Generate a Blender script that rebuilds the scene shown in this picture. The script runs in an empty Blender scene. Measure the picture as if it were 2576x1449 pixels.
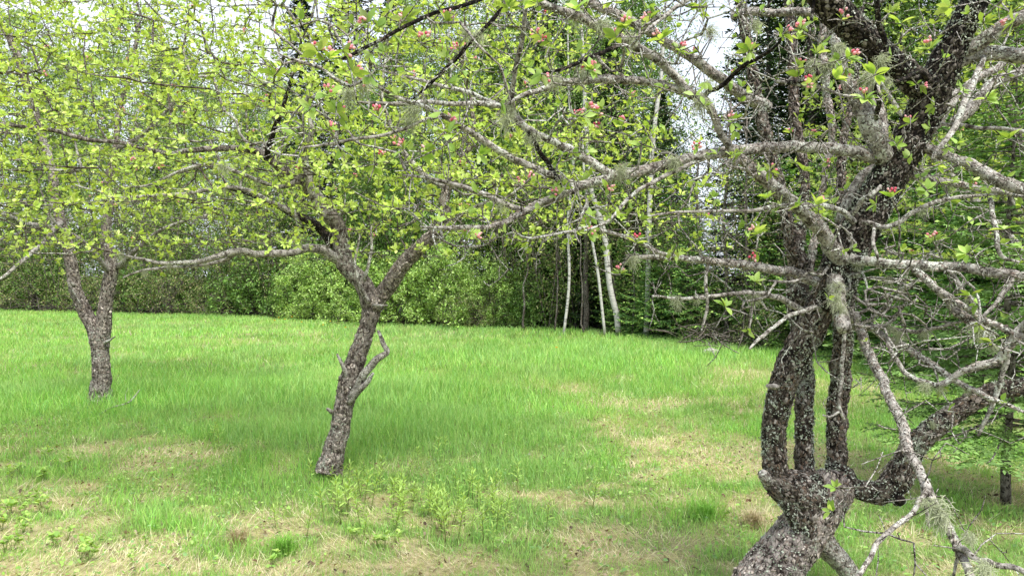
import bpy, math, random
import numpy as np
from mathutils import Vector

# ------------------------------------------------------------------ camera, world, sun, exposure
scene = bpy.context.scene
COL = scene.collection
F, CX, CY, HZ, EYE = 1874.0, 1288.0, 724.5, 690.0, 1.6     # measured on the photograph (2576 px wide)
PITCH = math.atan((CY - HZ) / F)
cam_d = bpy.data.cameras.new("camera"); cam = bpy.data.objects.new("camera", cam_d); COL.objects.link(cam)
cam_d.sensor_width = 36.0; cam_d.lens = 36.0 * F / 2576.0; cam_d.clip_end = 1000; cam_d.clip_start = 0.05
cam.location = (0, 0, EYE); cam.rotation_euler = (math.pi / 2 - PITCH, 0, 0)
scene.camera = cam

SUN_EL, SUN_AZ = math.radians(58), math.radians(150)      # azimuth clockwise from +Y (behind right of the camera)
world = bpy.data.worlds.new("World"); scene.world = world; world.use_nodes = True
nt = world.node_tree; nt.nodes.clear()
out = nt.nodes.new("ShaderNodeOutputWorld"); bg = nt.nodes.new("ShaderNodeBackground")
sky = nt.nodes.new("ShaderNodeTexSky"); sky.sky_type = 'NISHITA'; sky.sun_disc = False
sky.sun_elevation = SUN_EL; sky.sun_rotation = SUN_AZ; sky.air_density = 1.0; sky.dust_density = 2.0
tc = nt.nodes.new("ShaderNodeTexCoord")
nz = nt.nodes.new("ShaderNodeTexNoise"); nz.inputs["Scale"].default_value = 3.2; nz.inputs["Detail"].default_value = 5
rp = nt.nodes.new("ShaderNodeValToRGB"); rp.color_ramp.elements[0].position = 0.34; rp.color_ramp.elements[1].position = 0.58
rp.color_ramp.elements[0].color = (0.6, 0.6, 0.6, 1)
mx = nt.nodes.new("ShaderNodeMix"); mx.data_type = 'RGBA'
mx.inputs[7].default_value = (4.9, 5.2, 5.8, 1)          # cloud cover radiance, same scale as the sky texture
nt.links.new(tc.outputs["Generated"], nz.inputs["Vector"]); nt.links.new(nz.outputs["Fac"], rp.inputs["Fac"])
nt.links.new(rp.outputs["Color"], mx.inputs[0]); nt.links.new(sky.outputs["Color"], mx.inputs[6])
nt.links.new(mx.outputs[2], bg.inputs["Color"]); bg.inputs["Strength"].default_value = 0.125
nt.links.new(bg.outputs["Background"], out.inputs["Surface"])
sun_d = bpy.data.lights.new("sun", 'SUN'); sun_d.energy = 2.8; sun_d.angle = math.radians(18); sun_d.color = (1, 0.96, 0.9)
sun = bpy.data.objects.new("sun", sun_d); COL.objects.link(sun)
sdir = Vector((math.sin(SUN_AZ) * math.cos(SUN_EL), math.cos(SUN_AZ) * math.cos(SUN_EL), math.sin(SUN_EL)))
sun.rotation_euler = sdir.to_track_quat('Z', 'Y').to_euler(); sun.location = (0, 0, 30)
scene.view_settings.view_transform = 'Standard'; scene.view_settings.look = 'None'
scene.view_settings.exposure = 1.1; scene.view_settings.gamma = 1.0
scene.cycles.max_bounces = 8; scene.cycles.diffuse_bounces = 4; scene.cycles.transmission_bounces = 4
scene.cycles.glossy_bounces = 2; scene.cycles.caustics_reflective = False; scene.cycles.caustics_refractive = False

# ------------------------------------------------------------------ helpers
rng = np.random.default_rng(11)
UP = np.array([0, 0, 1.0])
def P(x, y, d):
    """photo measurement (px) + distance in metres -> world point"""
    a = (x - CX) / F * d; b = (CY - y) / F * d
    return np.array([a, d * math.cos(PITCH) + b * math.sin(PITCH), EYE - d * math.sin(PITCH) + b * math.cos(PITCH)])
def G(x, y, z=0.0):
    """ground point seen at a pixel"""
    a = P(x, y, 1.0) - np.array([0, 0, EYE]); t = (z - EYE) / a[2]
    return np.array([a[0] * t, a[1] * t, z])
def unit(v): return v / np.maximum(np.linalg.norm(v, axis=-1, keepdims=True), 1e-9)

def hash2(ix, iy, s):
    n = (ix * 374761393 + iy * 668265263 + s * 974634777) & 0x7fffffff
    n = ((n ^ (n >> 13)) * 1274126177) & 0x7fffffff
    return ((n ^ (n >> 16)) & 0xffff) / 65535.0
def vnoise(x, y, s=0):
    x = np.asarray(x, float); y = np.asarray(y, float)
    ix = np.floor(x).astype(np.int64); iy = np.floor(y).astype(np.int64); fx = x - ix; fy = y - iy
    fx = fx * fx * (3 - 2 * fx); fy = fy * fy * (3 - 2 * fy)
    a = hash2(ix, iy, s); b = hash2(ix + 1, iy, s); c = hash2(ix, iy + 1, s); d = hash2(ix + 1, iy + 1, s)
    return (a * (1 - fx) + b * fx) * (1 - fy) + (c * (1 - fx) + d * fx) * fy
def fbm(x, y, s=0, o=3):
    t = 0; w = 0.5; n = 0
    for k in range(o):
        t = t + w * vnoise(np.asarray(x) * 2 ** k, np.asarray(y) * 2 ** k, s + k); n += w; w *= 0.55
    return t / n

class MB:
    def __init__(s): s.V = []; s.T = []; s.Q = []; s.C = []; s.n = 0
    def add(s, V, T=None, Q=None, C=None):
        V = np.asarray(V, float)
        if T is not None and len(T): s.T.append(np.asarray(T, np.int64) + s.n)
        if Q is not None and len(Q): s.Q.append(np.asarray(Q, np.int64) + s.n)
        s.V.append(V)
        if C is None: C = np.ones((len(V), 3)) * 0.5
        C = np.asarray(C, float)
        if C.ndim == 1: C = np.tile(C, (len(V), 1))
        s.C.append(C); s.n += len(V)
    def mesh(s, name, origin=(0, 0, 0), smooth=True):
        me = bpy.data.meshes.new(name)
        if not s.n: return me
        V = np.concatenate(s.V) - np.asarray(origin, float); C = np.concatenate(s.C)
        T = np.concatenate(s.T) if s.T else np.zeros((0, 3), np.int64)
        Q = np.concatenate(s.Q) if s.Q else np.zeros((0, 4), np.int64)
        me.vertices.add(len(V)); me.vertices.foreach_set("co", V.astype(np.float32).ravel())
        loops = np.concatenate([T.ravel(), Q.ravel()]).astype(np.int32)
        me.loops.add(len(loops)); me.loops.foreach_set("vertex_index", loops)
        st = np.concatenate([np.arange(len(T)) * 3, len(T) * 3 + np.arange(len(Q)) * 4]).astype(np.int32)
        me.polygons.add(len(st)); me.polygons.foreach_set("loop_start", st)
        me.polygons.foreach_set("use_smooth", np.full(len(st), smooth))
        me.update(calc_edges=True)
        ca = me.color_attributes.new("Col", 'FLOAT_COLOR', 'POINT')
        ca.data.foreach_set("color", np.concatenate([C, np.ones((len(C), 1))], 1).astype(np.float32).ravel())
        return me
    def obj(s, name, mat, parent=None, smooth=True, origin=None):
        o0 = origin if origin is not None else (root_loc(parent) if parent is not None else (0, 0, 0))
        me = s.mesh(name, o0, smooth); me.materials.append(mat)
        o = bpy.data.objects.new(name, me); COL.objects.link(o)
        if parent is not None: o.parent = parent
        elif origin is not None: o.location = origin
        return o
def root_loc(o):
    while o.parent: o = o.parent
    return np.array(o.location)
def tag(o, label=None, cat=None, group=None, kind=None):
    if label: o["label"] = label
    if cat: o["category"] = cat
    if group: o["group"] = group
    if kind: o["kind"] = kind
    return o
def thing(name, loc, label, cat, group=None, rz=0.0):
    o = bpy.data.objects.new(name, None); COL.objects.link(o); o.location = loc; o.rotation_euler = (0, 0, rz)
    o.empty_display_size = 0.2
    return tag(o, label, cat, group)
def copy_tree(o, parent=None, loc=None, rz=None, sc=None, label=None):
    c = o.copy(); COL.objects.link(c); c.parent = parent
    if loc is not None: c.location = loc
    if rz is not None: c.rotation_euler = (0, 0, rz)
    if sc is not None: c.scale = sc
    if label: c["label"] = label
    for ch in list(o.children): copy_tree(ch, c)
    return c

# ------------------------------------------------------------------ materials
def mat_new(name):
    m = bpy.data.materials.new(name); m.use_nodes = True
    t = m.node_tree; t.nodes.clear(); o = t.nodes.new("ShaderNodeOutputMaterial")
    return m, t, o
def N(t, kind, **kw):
    n = t.nodes.new(kind)
    for k, v in kw.items():
        if k in n.inputs: n.inputs[k].default_value = v
        else: setattr(n, k, v)
    return n
def leaf_mat(name, trans=0.42, tint=(1.25, 1.15, 0.5), rough=0.5):
    m, t, o = mat_new(name)
    at = N(t, "ShaderNodeAttribute", attribute_name="Col")
    p = N(t, "ShaderNodeBsdfPrincipled"); p.inputs["Roughness"].default_value = rough
    p.inputs["Specular IOR Level"].default_value = 0.3
    tr = N(t, "ShaderNodeBsdfTranslucent")
    mu = N(t, "ShaderNodeMix", data_type='RGBA', blend_type='MULTIPLY'); mu.inputs[0].default_value = 1
    mu.inputs[7].default_value = (*tint, 1)
    ms = N(t, "ShaderNodeMixShader"); ms.inputs[0].default_value = trans
    L = t.links.new
    L(at.outputs["Color"], p.inputs["Base Color"]); L(at.outputs["Color"], mu.inputs[6]); L(mu.outputs[2], tr.inputs["Color"])
    L(p.outputs[0], ms.inputs[1]); L(tr.outputs[0], ms.inputs[2]); L(ms.outputs[0], o.inputs["Surface"])
    return m
def bark_mat(name, base, dark, pale, lichen, amount, crack=38.0, zs=0.35, bump=0.6, fine=90.0, p0=0.42, sp=0.55):
    """furrowed bark plates with crusty lichen spots; everything in object space"""
    m, t, o = mat_new(name); L = t.links.new
    tc = N(t, "ShaderNodeTexCoord")
    mp = N(t, "ShaderNodeMapping"); mp.inputs["Scale"].default_value = (1, 1, zs); L(tc.outputs["Object"], mp.inputs["Vector"])
    warp = N(t, "ShaderNodeTexNoise", Scale=9.0, Detail=3.0); L(mp.outputs[0], warp.inputs["Vector"])
    va = N(t, "ShaderNodeVectorMath", operation='MULTIPLY_ADD'); va.inputs[1].default_value = (0.09, 0.09, 0.09)
    L(warp.outputs["Color"], va.inputs[0]); L(mp.outputs[0], va.inputs[2])
    vo = N(t, "ShaderNodeTexVoronoi", feature='DISTANCE_TO_EDGE', Scale=crack); L(va.outputs[0], vo.inputs["Vector"])
    vo2 = N(t, "ShaderNodeTexVoronoi", feature='DISTANCE_TO_EDGE', Scale=crack * 2.6); L(va.outputs[0], vo2.inputs["Vector"])
    v2 = N(t, "ShaderNodeMath", operation='MULTIPLY'); v2.inputs[1].default_value = 1.6; L(vo2.outputs["Distance"], v2.inputs[0])
    vm = N(t, "ShaderNodeMath", operation='MINIMUM'); L(vo.outputs["Distance"], vm.inputs[0]); L(v2.outputs[0], vm.inputs[1])
    cr = N(t, "ShaderNodeValToRGB"); cr.color_ramp.elements[0].position = 0.03; cr.color_ramp.elements[1].position = 0.26
    cr.color_ramp.elements[0].color = (*dark, 1); cr.color_ramp.elements[1].color = (*base, 1); L(vm.outputs[0], cr.inputs["Fac"])
    n1 = N(t, "ShaderNodeTexNoise", Scale=26.0, Detail=6.0, Roughness=0.7); L(tc.outputs["Object"], n1.inputs["Vector"])
    r1 = N(t, "ShaderNodeValToRGB"); r1.color_ramp.elements[0].position = p0; r1.color_ramp.elements[1].position = p0 + 0.2
    L(n1.outputs["Fac"], r1.inputs["Fac"])
    m1 = N(t, "ShaderNodeMix", data_type='RGBA'); m1.inputs[7].default_value = (*pale, 1)
    L(r1.outputs["Color"], m1.inputs[0]); L(cr.outputs["Color"], m1.inputs[6])
    n2 = N(t, "ShaderNodeTexNoise", Scale=fine, Detail=4.0, Roughness=0.7); L(tc.outputs["Object"], n2.inputs["Vector"])
    n3 = N(t, "ShaderNodeTexNoise", Scale=32.0, Detail=5.0, Roughness=0.7); L(tc.outputs["Object"], n3.inputs["Vector"])
    ad = N(t, "ShaderNodeMath", operation='ADD'); L(n2.outputs["Fac"], ad.inputs[0]); L(n3.outputs["Fac"], ad.inputs[1])
    r2 = N(t, "ShaderNodeValToRGB"); c0 = 0.62 - 0.14 * amount   # (n2+n3) clamps at 1 so scale first
    n6 = N(t, "ShaderNodeTexNoise", Scale=3.0, Detail=2.0); L(tc.outputs["Object"], n6.inputs["Vector"])
    m6 = N(t, "ShaderNodeMath", operation='MULTIPLY_ADD'); m6.inputs[1].default_value = 0.7; m6.inputs[2].default_value = -0.35; L(n6.outputs["Fac"], m6.inputs[0])
    a6 = N(t, "ShaderNodeMath", operation='ADD'); L(ad.outputs[0], a6.inputs[0]); L(m6.outputs[0], a6.inputs[1])
    ml = N(t, "ShaderNodeMath", operation='MULTIPLY'); ml.inputs[1].default_value = 0.5; L(a6.outputs[0], ml.inputs[0])
    r2.color_ramp.elements[0].position = c0; r2.color_ramp.elements[1].position = c0 + 0.035; L(ml.outputs[0], r2.inputs["Fac"])
    m2 = N(t, "ShaderNodeMix", data_type='RGBA'); m2.inputs[7].default_value = (*lichen, 1)
    L(r2.outputs["Color"], m2.inputs[0]); L(m1.outputs[2], m2.inputs[6])
    # black crusty specks
    n4 = N(t, "ShaderNodeTexNoise", Scale=fine * 1.4, Detail=3.0); 
    mp4 = N(t, "ShaderNodeMapping"); mp4.inputs["Location"].default_value = (3.1, 7.7, 1.3); L(tc.outputs["Object"], mp4.inputs["Vector"]); L(mp4.outputs[0], n4.inputs["Vector"])
    r4 = N(t, "ShaderNodeValToRGB"); r4.color_ramp.elements[0].position = sp; r4.color_ramp.elements[1].position = sp + 0.04; L(n4.outputs["Fac"], r4.inputs["Fac"])
    m4 = N(t, "ShaderNodeMix", data_type='RGBA'); m4.inputs[7].default_value = (*dark, 1); L(r4.outputs["Color"], m4.inputs[0]); L(m2.outputs[2], m4.inputs[6])
    p = N(t, "ShaderNodeBsdfPrincipled"); p.inputs["Roughness"].default_value = 0.9; p.inputs["Specular IOR Level"].default_value = 0.15
    L(m4.outputs[2], p.inputs["Base Color"])
    hb = N(t, "ShaderNodeMath", operation='MULTIPLY_ADD'); hb.inputs[1].default_value = 0.9; L(vm.outputs[0], hb.inputs[0]); L(n2.outputs["Fac"], hb.inputs[2])
    bp = N(t, "ShaderNodeBump"); bp.inputs["Strength"].default_value = bump; bp.inputs["Distance"].default_value = 0.02
    L(hb.outputs[0], bp.inputs["Height"]); L(bp.outputs[0], p.inputs["Normal"]); L(p.outputs[0], o.inputs["Surface"])
    return m
def attr_mat(name, rough=0.85, trans=0.0, noise=None):
    m, t, o = mat_new(name); L = t.links.new
    at = N(t, "ShaderNodeAttribute", attribute_name="Col")
    p = N(t, "ShaderNodeBsdfPrincipled"); p.inputs["Roughness"].default_value = rough; p.inputs["Specular IOR Level"].default_value = 0.2
    src = at.outputs["Color"]
    if noise:
        tcn = N(t, "ShaderNodeTexCoord"); nn = N(t, "ShaderNodeTexNoise", Scale=noise, Detail=8.0, Roughness=0.75); L(tcn.outputs["Object"], nn.inputs["Vector"])
        rr = N(t, "ShaderNodeValToRGB"); rr.color_ramp.elements[0].position = 0.3; rr.color_ramp.elements[1].position = 0.7
        rr.color_ramp.elements[0].color = (0.35, 0.33, 0.3, 1); rr.color_ramp.elements[1].color = (1.3, 1.3, 1.25, 1); L(nn.outputs["Fac"], rr.inputs["Fac"])
        mu = N(t, "ShaderNodeMix", data_type='RGBA', blend_type='MULTIPLY'); mu.inputs[0].default_value = 1
        L(src, mu.inputs[6]); L(rr.outputs["Color"], mu.inputs[7]); src = mu.outputs[2]
        bp = N(t, "ShaderNodeBump"); bp.inputs["Strength"].default_value = 0.7; bp.inputs["Distance"].default_value = 0.03
        L(nn.outputs["Fac"], bp.inputs["Height"]); L(bp.outputs[0], p.inputs["Normal"])
    L(src, p.inputs["Base Color"])
    if trans:
        tr = N(t, "ShaderNodeBsdfTranslucent"); ms = N(t, "ShaderNodeMixShader"); ms.inputs[0].default_value = trans
        L(src, tr.inputs["Color"]); L(p.outputs[0], ms.inputs[1]); L(tr.outputs[0], ms.inputs[2]); L(ms.outputs[0], o.inputs["Surface"])
    else: L(p.outputs[0], o.inputs["Surface"])
    return m
def birch_mat():
    m, t, o = mat_new("birch_bark"); L = t.links.new
    tc = N(t, "ShaderNodeTexCoord"); mp = N(t, "ShaderNodeMapping"); mp.inputs["Scale"].default_value = (1, 1, 6); L(tc.outputs["Object"], mp.inputs["Vector"])
    n = N(t, "ShaderNodeTexNoise", Scale=3.0, Detail=7.0, Roughness=0.75); L(mp.outputs[0], n.inputs["Vector"])
    r = N(t, "ShaderNodeValToRGB"); r.color_ramp.elements[0].position = 0.40; r.color_ramp.elements[1].position = 0.47
    r.color_ramp.elements[0].color = (0.06, 0.055, 0.05, 1); r.color_ramp.elements[1].color = (0.52, 0.51, 0.47, 1); L(n.outputs["Fac"], r.inputs["Fac"])
    p = N(t, "ShaderNodeBsdfPrincipled"); p.inputs["Roughness"].default_value = 0.7; L(r.outputs["Color"], p.inputs["Base Color"]); L(p.outputs[0], o.inputs["Surface"])
    return m
M = dict(
    leaf=leaf_mat("apple_leaf"), far_leaf=leaf_mat("woodland_leaf", 0.27), needle=leaf_mat("needle", 0.15, (1, 1, .6), 0.6),
    grass=leaf_mat("grass_blade", 0.35, (1.1, 1.1, 0.6), 0.55), weed=leaf_mat("weed_leaf", 0.4), petal=leaf_mat("petal", 0.3, (1.1, .8, .8)),
    bark_old=bark_mat("old_apple_bark", (0.105, 0.078, 0.06), (0.008, 0.006, 0.005), (0.30, 0.25, 0.21), (0.50, 0.52, 0.45), 0.5, 30, 0.35, 1.0, 90, 0.48, 0.6),
    bark_plate=bark_mat("plated_apple_bark", (0.36, 0.30, 0.27), (0.018, 0.012, 0.01), (0.48, 0.42, 0.39), (0.58, 0.59, 0.52), 0.4, 20, 0.28, 1.0, 70, 0.44, 0.63),
    bark_limb=bark_mat("apple_limb_bark", (0.36, 0.325, 0.285), (0.05, 0.04, 0.032), (0.50, 0.47, 0.43), (0.62, 0.64, 0.57), 0.5, 20, 1.0, 0.5, 85, 0.42, 0.585),
    bark_dark=bark_mat("dark_apple_bark", (0.07, 0.052, 0.04), (0.006, 0.005, 0.004), (0.22, 0.18, 0.14), (0.36, 0.38, 0.31), 0.42, 28, 0.4, 1.0, 80, 0.55),
    bark_pale=bark_mat("lichened_twig_bark", (0.36, 0.33, 0.29), (0.03, 0.024, 0.02), (0.42, 0.39, 0.35), (0.55, 0.57, 0.50), 0.6, 50, 1.0, 0.3, 110),
    bark_twig=bark_mat("twig_bark", (0.09, 0.065, 0.05), (0.03, 0.022, 0.018), (0.24, 0.21, 0.18), (0.5, 0.52, 0.45), 0.5, 60, 1.0, 0.3, 120),
    bark_mid=bark_mat("brown_apple_bark", (0.30, 0.255, 0.22), (0.04, 0.03, 0.025), (0.45, 0.40, 0.36), (0.5, 0.53, 0.44), 0.35, 30, 0.22, 1.0, 70, 0.46, 0.63),
    bark_wood=bark_mat("woodland_bark", (0.19, 0.16, 0.135), (0.03, 0.025, 0.02), (0.2, 0.18, 0.15), (0.34, 0.35, 0.3), 0.3, 16, 0.35, 0.5, 25),
    birch=birch_mat(), ground=attr_mat("soil_and_litter", noise=18.0), lichen=attr_mat("beard_lichen", 0.9, 0.35), stem=attr_mat("stem", 0.8),
)

# ------------------------------------------------------------------ shape generators
def spline(pts, per=5):
    """Catmull-Rom through rows (x,y,z,r)"""
    pts = np.asarray(pts, float); n = len(pts)
    if n < 3: 
        t = np.linspace(0, 1, per * 2 + 1)[:, None]; return pts[0] * (1 - t) + pts[-1] * t
    e = np.vstack([2 * pts[0] - pts[1], pts, 2 * pts[-1] - pts[-2]]); o = []
    t = np.linspace(0, 1, per, endpoint=False)[:, None]
    for i in range(1, n):
        a, b, c, d = e[i - 1], e[i], e[i + 1], e[i + 2]
        o.append(0.5 * (2 * b + (c - a) * t + (2 * a - 5 * b + 4 * c - d) * t ** 2 + (3 * b - a - 3 * c + d) * t ** 3))
    o.append(pts[-1:]); r = np.vstack(o); r[:, 3] = np.maximum(r[:, 3], 0.0006); return r
def tube(mb, pts, rad, sides=6, rough=0.0, cap=True, col=None, flare=None):
    pts = np.asarray(pts, float); rad = np.asarray(rad, float); n = len(pts)
    if n < 2: return
    tg = unit(np.gradient(pts, axis=0)); a = np.array([0.31, 0.22, 0.92]) if abs(tg[0][2]) < 0.8 else np.array([1.0, 0.1, 0.0])
    u = np.zeros_like(pts); cur = unit(np.cross(tg[0], a))
    for i in range(n):
        cur = cur - tg[i] * np.dot(cur, tg[i]); cur = cur / max(np.linalg.norm(cur), 1e-9); u[i] = cur
    v = np.cross(tg, u); th = np.linspace(0, 2 * math.pi, sides, endpoint=False)
    R = np.tile(rad[:, None], (1, sides))
    if rough > 0:
        s = rng.integers(1000); L = np.concatenate([[0], np.cumsum(np.linalg.norm(np.diff(pts, axis=0), axis=1))])
        k = np.arange(sides)[None, :] * (2 * math.pi / sides)
        rr = np.maximum(rad.mean(), 0.01)
        X = np.cos(k) * 1.6; Y = np.sin(k) * 1.6; Z = (L / rr)[:, None]
        nn = vnoise(X * 1.2 + Z * 0.45 + 50, Y * 1.2 + Z * 0.3 + 50, s) * 0.6 + vnoise(X * 3 + Z * 0.9 + 90, Y * 3 - Z * 0.8 + 190, s + 5) * 0.4
        fl = vnoise(k * 4.0 + 3 + 0 * Z, Z * 0.25 + 0 * k + 3, s + 9)
        W = rr * 0.9
        pl = np.abs(vnoise(np.cos(k) * 5.5 + Z * 0.22 + 30, np.sin(k) * 5.5 + Z * 0.2 + 31 + 3 * vnoise(k * 2 + 0 * Z, Z * .3 + 0 * k, s + 7), s + 3) - 0.5) * 2
        R = R * (1 + rough * ((nn - 0.5) * 0.7 + (fl - 0.5) * 0.25 + (np.minimum(pl, .45) - .3) * 0.9))
    V = pts[:, None, :] + R[:, :, None] * (np.cos(th)[None, :, None] * u[:, None, :] + np.sin(th)[None, :, None] * v[:, None, :])
    V = V.reshape(-1, 3); i = np.arange(n - 1)[:, None] * sides; j = np.arange(sides)[None, :]; j2 = (j + 1) % sides
    Q = np.stack([i + j, i + j2, i + sides + j2, i + sides + j], -1).reshape(-1, 4)
    T = None
    if cap:
        V = np.vstack([V, pts[0] - tg[0] * rad[0] * 0.3, pts[-1] + tg[-1] * rad[-1] * 0.5]); b = (n - 1) * sides; jj = np.arange(sides); j3 = (jj + 1) % sides
        T = np.vstack([np.stack([jj * 0 + n * sides, j3, jj], -1), np.stack([jj * 0 + n * sides + 1, b + jj, b + j3], -1)])
    mb.add(V, T, Q, col)
def trace(rows, dz=None):
    """rows (px, py, distance, width px) -> spline (x,y,z,r)"""
    return np.array([[*P(x, y, d), w / 2 / F * d] for x, y, d, w in rows])
def gnarl(sp, amt, seed):
    r = np.random.default_rng(seed); n = len(sp); k = r.normal(size=(n, 3)); 
    for _ in range(2): k = (np.roll(k, 1, 0) + k * 1.2 + np.roll(k, -1, 0)) / 3
    k[0] = 0; sp = sp.copy(); sp[:, :3] += k * amt * np.maximum(sp[:, 3:4], 0.004)
    return sp
def basis(d, n):
    s = unit(np.cross(d, n)); n = unit(np.cross(s, d)); return s, n
def leaves(mb, b, d, n, L, W, C, lod=0, curl=0.12):
    """many leaves at once; b base, d direction, n face normal, L length, W width, C colour (all arrays)"""
    m = len(b)
    if m == 0: return
    L = np.broadcast_to(L, (m,))[:, None]; W = np.broadcast_to(W, (m,))[:, None]; s, n = basis(d, n)
    if lod == 0:
        V = np.stack([b, b + d * L * .45 + s * W * .5 + n * W * .16, b + d * L - n * L * curl, b + d * L * .45 - s * W * .5 + n * W * .16], 1)
        T = np.array([[0, 1, 2], [0, 2, 3]]); k = 4
    elif lod == 1:
        V = np.stack([b, b + d * L * .28 + s * W * .42 + n * W * .14, b + d * L * .66 + s * W * .44 + n * W * .1 - n * L * curl * .35, b + d * L - n * L * curl,
                      b + d * L * .66 - s * W * .44 + n * W * .1 - n * L * curl * .35, b + d * L * .28 - s * W * .42 + n * W * .14, b + d * L * .45 - n * L * curl * .15], 1)
        T = np.array([[0, 1, 6], [1, 2, 6], [2, 3, 6], [3, 4, 6], [4, 5, 6], [5, 0, 6]]); k = 7
    else:
        fr = [(.0, .0), (.14, .26), (.32, .46), (.55, .5), (.78, .34), (.92, .14)]
        st = []
        for f, w in fr[1:]: st.append(b + d * L * f + s * W * w + n * W * w * .35 - n * L * curl * f * f)
        for f, w in fr[:0:-1]: st.append(b + d * L * f - s * W * w + n * W * w * .35 - n * L * curl * f * f)
        mids = [b + d * L * f - n * L * curl * f * f for f in (.2, .45, .7)]
        V = np.stack([b] + st[:5] + [b + d * L * 1.02 - n * L * curl] + st[5:] + mids, 1)
        # 0 base,1-5 right,6 tip,7-11 left (tip side first),12,13,14 mids
        T = np.array([[0, 1, 12], [1, 2, 12], [2, 13, 12], [2, 3, 13], [3, 14, 13], [3, 4, 14], [4, 5, 14], [5, 6, 14],
                      [6, 7, 14], [7, 8, 14], [8, 9, 14], [9, 13, 14], [9, 10, 13], [10, 12, 13], [10, 11, 12], [11, 0, 12]]); k = 15
    TT = (T[None] + (np.arange(m) * k)[:, None, None]).reshape(-1, 3)
    CC = np.repeat(C, k, 0)
    mb.add(V.reshape(-1, 3), TT, None, CC)
def rosettes(mb, c, ax, cnt, L, col, var=0.25, open_=(0.5, 1.25), lod=1, wr=0.48, r=rng, asp=None):
    """whorls of leaves at centres c around axes ax"""
    m = len(c)
    if m == 0: return
    k = r.integers(cnt[0], cnt[1] + 1, m); idx = np.repeat(np.arange(m), k); M_ = len(idx)
    a = ax[idx]; q = unit(r.normal(size=(M_, 3))); rad = unit(q - a * np.sum(q * a, 1, keepdims=True))
    th = r.uniform(open_[0], open_[1], (M_, 1)); d = unit(a * np.cos(th) + rad * np.sin(th))
    n = unit(a * np.sin(th) - rad * np.cos(th) + UP * 0.25 + r.normal(size=(M_, 3)) * .15)
    ll = r.uniform(L[0], L[1], M_); base = c[idx] + d * 0.004
    cc = np.asarray(col)[r.integers(0, len(col), M_)] * (1 + r.normal(size=(M_, 1)) * var * .5) * (1 + r.normal(size=(m, 1))[idx] * var * .4)
    leaves(mb, base, d, n, ll, ll * r.uniform(wr * .85, wr * 1.15, M_), np.clip(cc, 0.005, 1), lod, r.uniform(0.05, 0.3))
def grow(skel, targets, step=0.12, alpha=0.25, wig=0.25, bend=0.5, up=0.1, seed=0, maxlen=2.5):
    """connect every target to a growing skeleton.  skel: list of (pos, tangent, pathlen).  returns chains [(parent_chain_node_global_index, [points])]"""
    r = np.random.default_rng(seed)
    pos = [np.array(s[0]) for s in skel]; tan = [np.array(s[1]) for s in skel]; pl = [s[2] for s in skel]
    A = np.array(pos); PL = np.array(pl); Tn = len(targets); alive = np.ones(Tn, bool)
    D = np.linalg.norm(targets[:, None, :] - A[None], axis=2) if len(A) * Tn < 4e7 else None
    if D is None:
        best = np.full(Tn, 1e9); bi = np.zeros(Tn, int)
        for j in range(0, len(A), 500):
            d = np.linalg.norm(targets[:, None, :] - A[None, j:j + 500], axis=2) + alpha * PL[None, j:j + 500]
            k = d.argmin(1); b = d[np.arange(Tn), k]; w = b < best; best[w] = b[w]; bi[w] = k[w] + j
    else:
        cst = D + alpha * PL[None]; bi = cst.argmin(1); best = cst[np.arange(Tn), bi]
    chains = []; par = [-1] * len(pos)
    for _ in range(Tn):
        t = int(np.argmin(np.where(alive, best, 1e18)))
        if not alive[t]: break
        alive[t] = False; b = bi[t]; p0 = pos[b]; T = targets[t]; v = T - p0; L = np.linalg.norm(v)
        if L > maxlen or L < 1e-4: continue
        k = max(2, int(round(L / step))); u = tan[b]; side = v - u * np.dot(v, u)
        t0 = unit(u * bend + v / L * 1.0 + side / max(L, 1e-6) * 0.3)
        s = np.linspace(0, 1, k + 1)[1:, None]; c1 = p0 + t0 * L * .4; c2 = T - unit(v / L + UP * up) * L * .3
        q = (1 - s) ** 3 * p0 + 3 * (1 - s) ** 2 * s * c1 + 3 * (1 - s) * s * s * c2 + s ** 3 * T
        if k > 2: q[:-1] += r.normal(size=(k - 1, 3)) * wig * step * 0.5
        full = np.vstack([p0, q]); tg = unit(np.diff(full, axis=0)); ids = []
        prev = b; base = pl[b]; new = []
        for i in range(k):
            pos.append(q[i]); tan.append(tg[i]); base += np.linalg.norm(full[i + 1] - full[i]); pl.append(base); par.append(prev); prev = len(pos) - 1; ids.append(prev)
        chains.append([b] + ids)
        if alive.any():
            d = np.linalg.norm(targets[:, None, :] - q[None], axis=2) + alpha * np.array(pl[-k:])[None]
            kk = d.argmin(1); bb = d[np.arange(Tn), kk]; w = (bb < best) & alive; best[w] = bb[w]; bi[w] = np.array(ids)[kk[w]]
    return np.array(pos), np.array(tan), par, chains, len(skel)
def pipe(par, n0, r0, p=2.4):
    n = len(par); acc = np.zeros(n); has = np.zeros(n, bool)
    for i in range(n - 1, n0 - 1, -1):
        if not has[i]: acc[i] = r0 ** p
        q = par[i]
        if q >= 0: acc[q] += acc[i] * 1.0; has[q] = True
    for i in range(n): 
        if acc[i] <= 0: acc[i] = r0 ** p
    return acc ** (1 / p)
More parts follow.
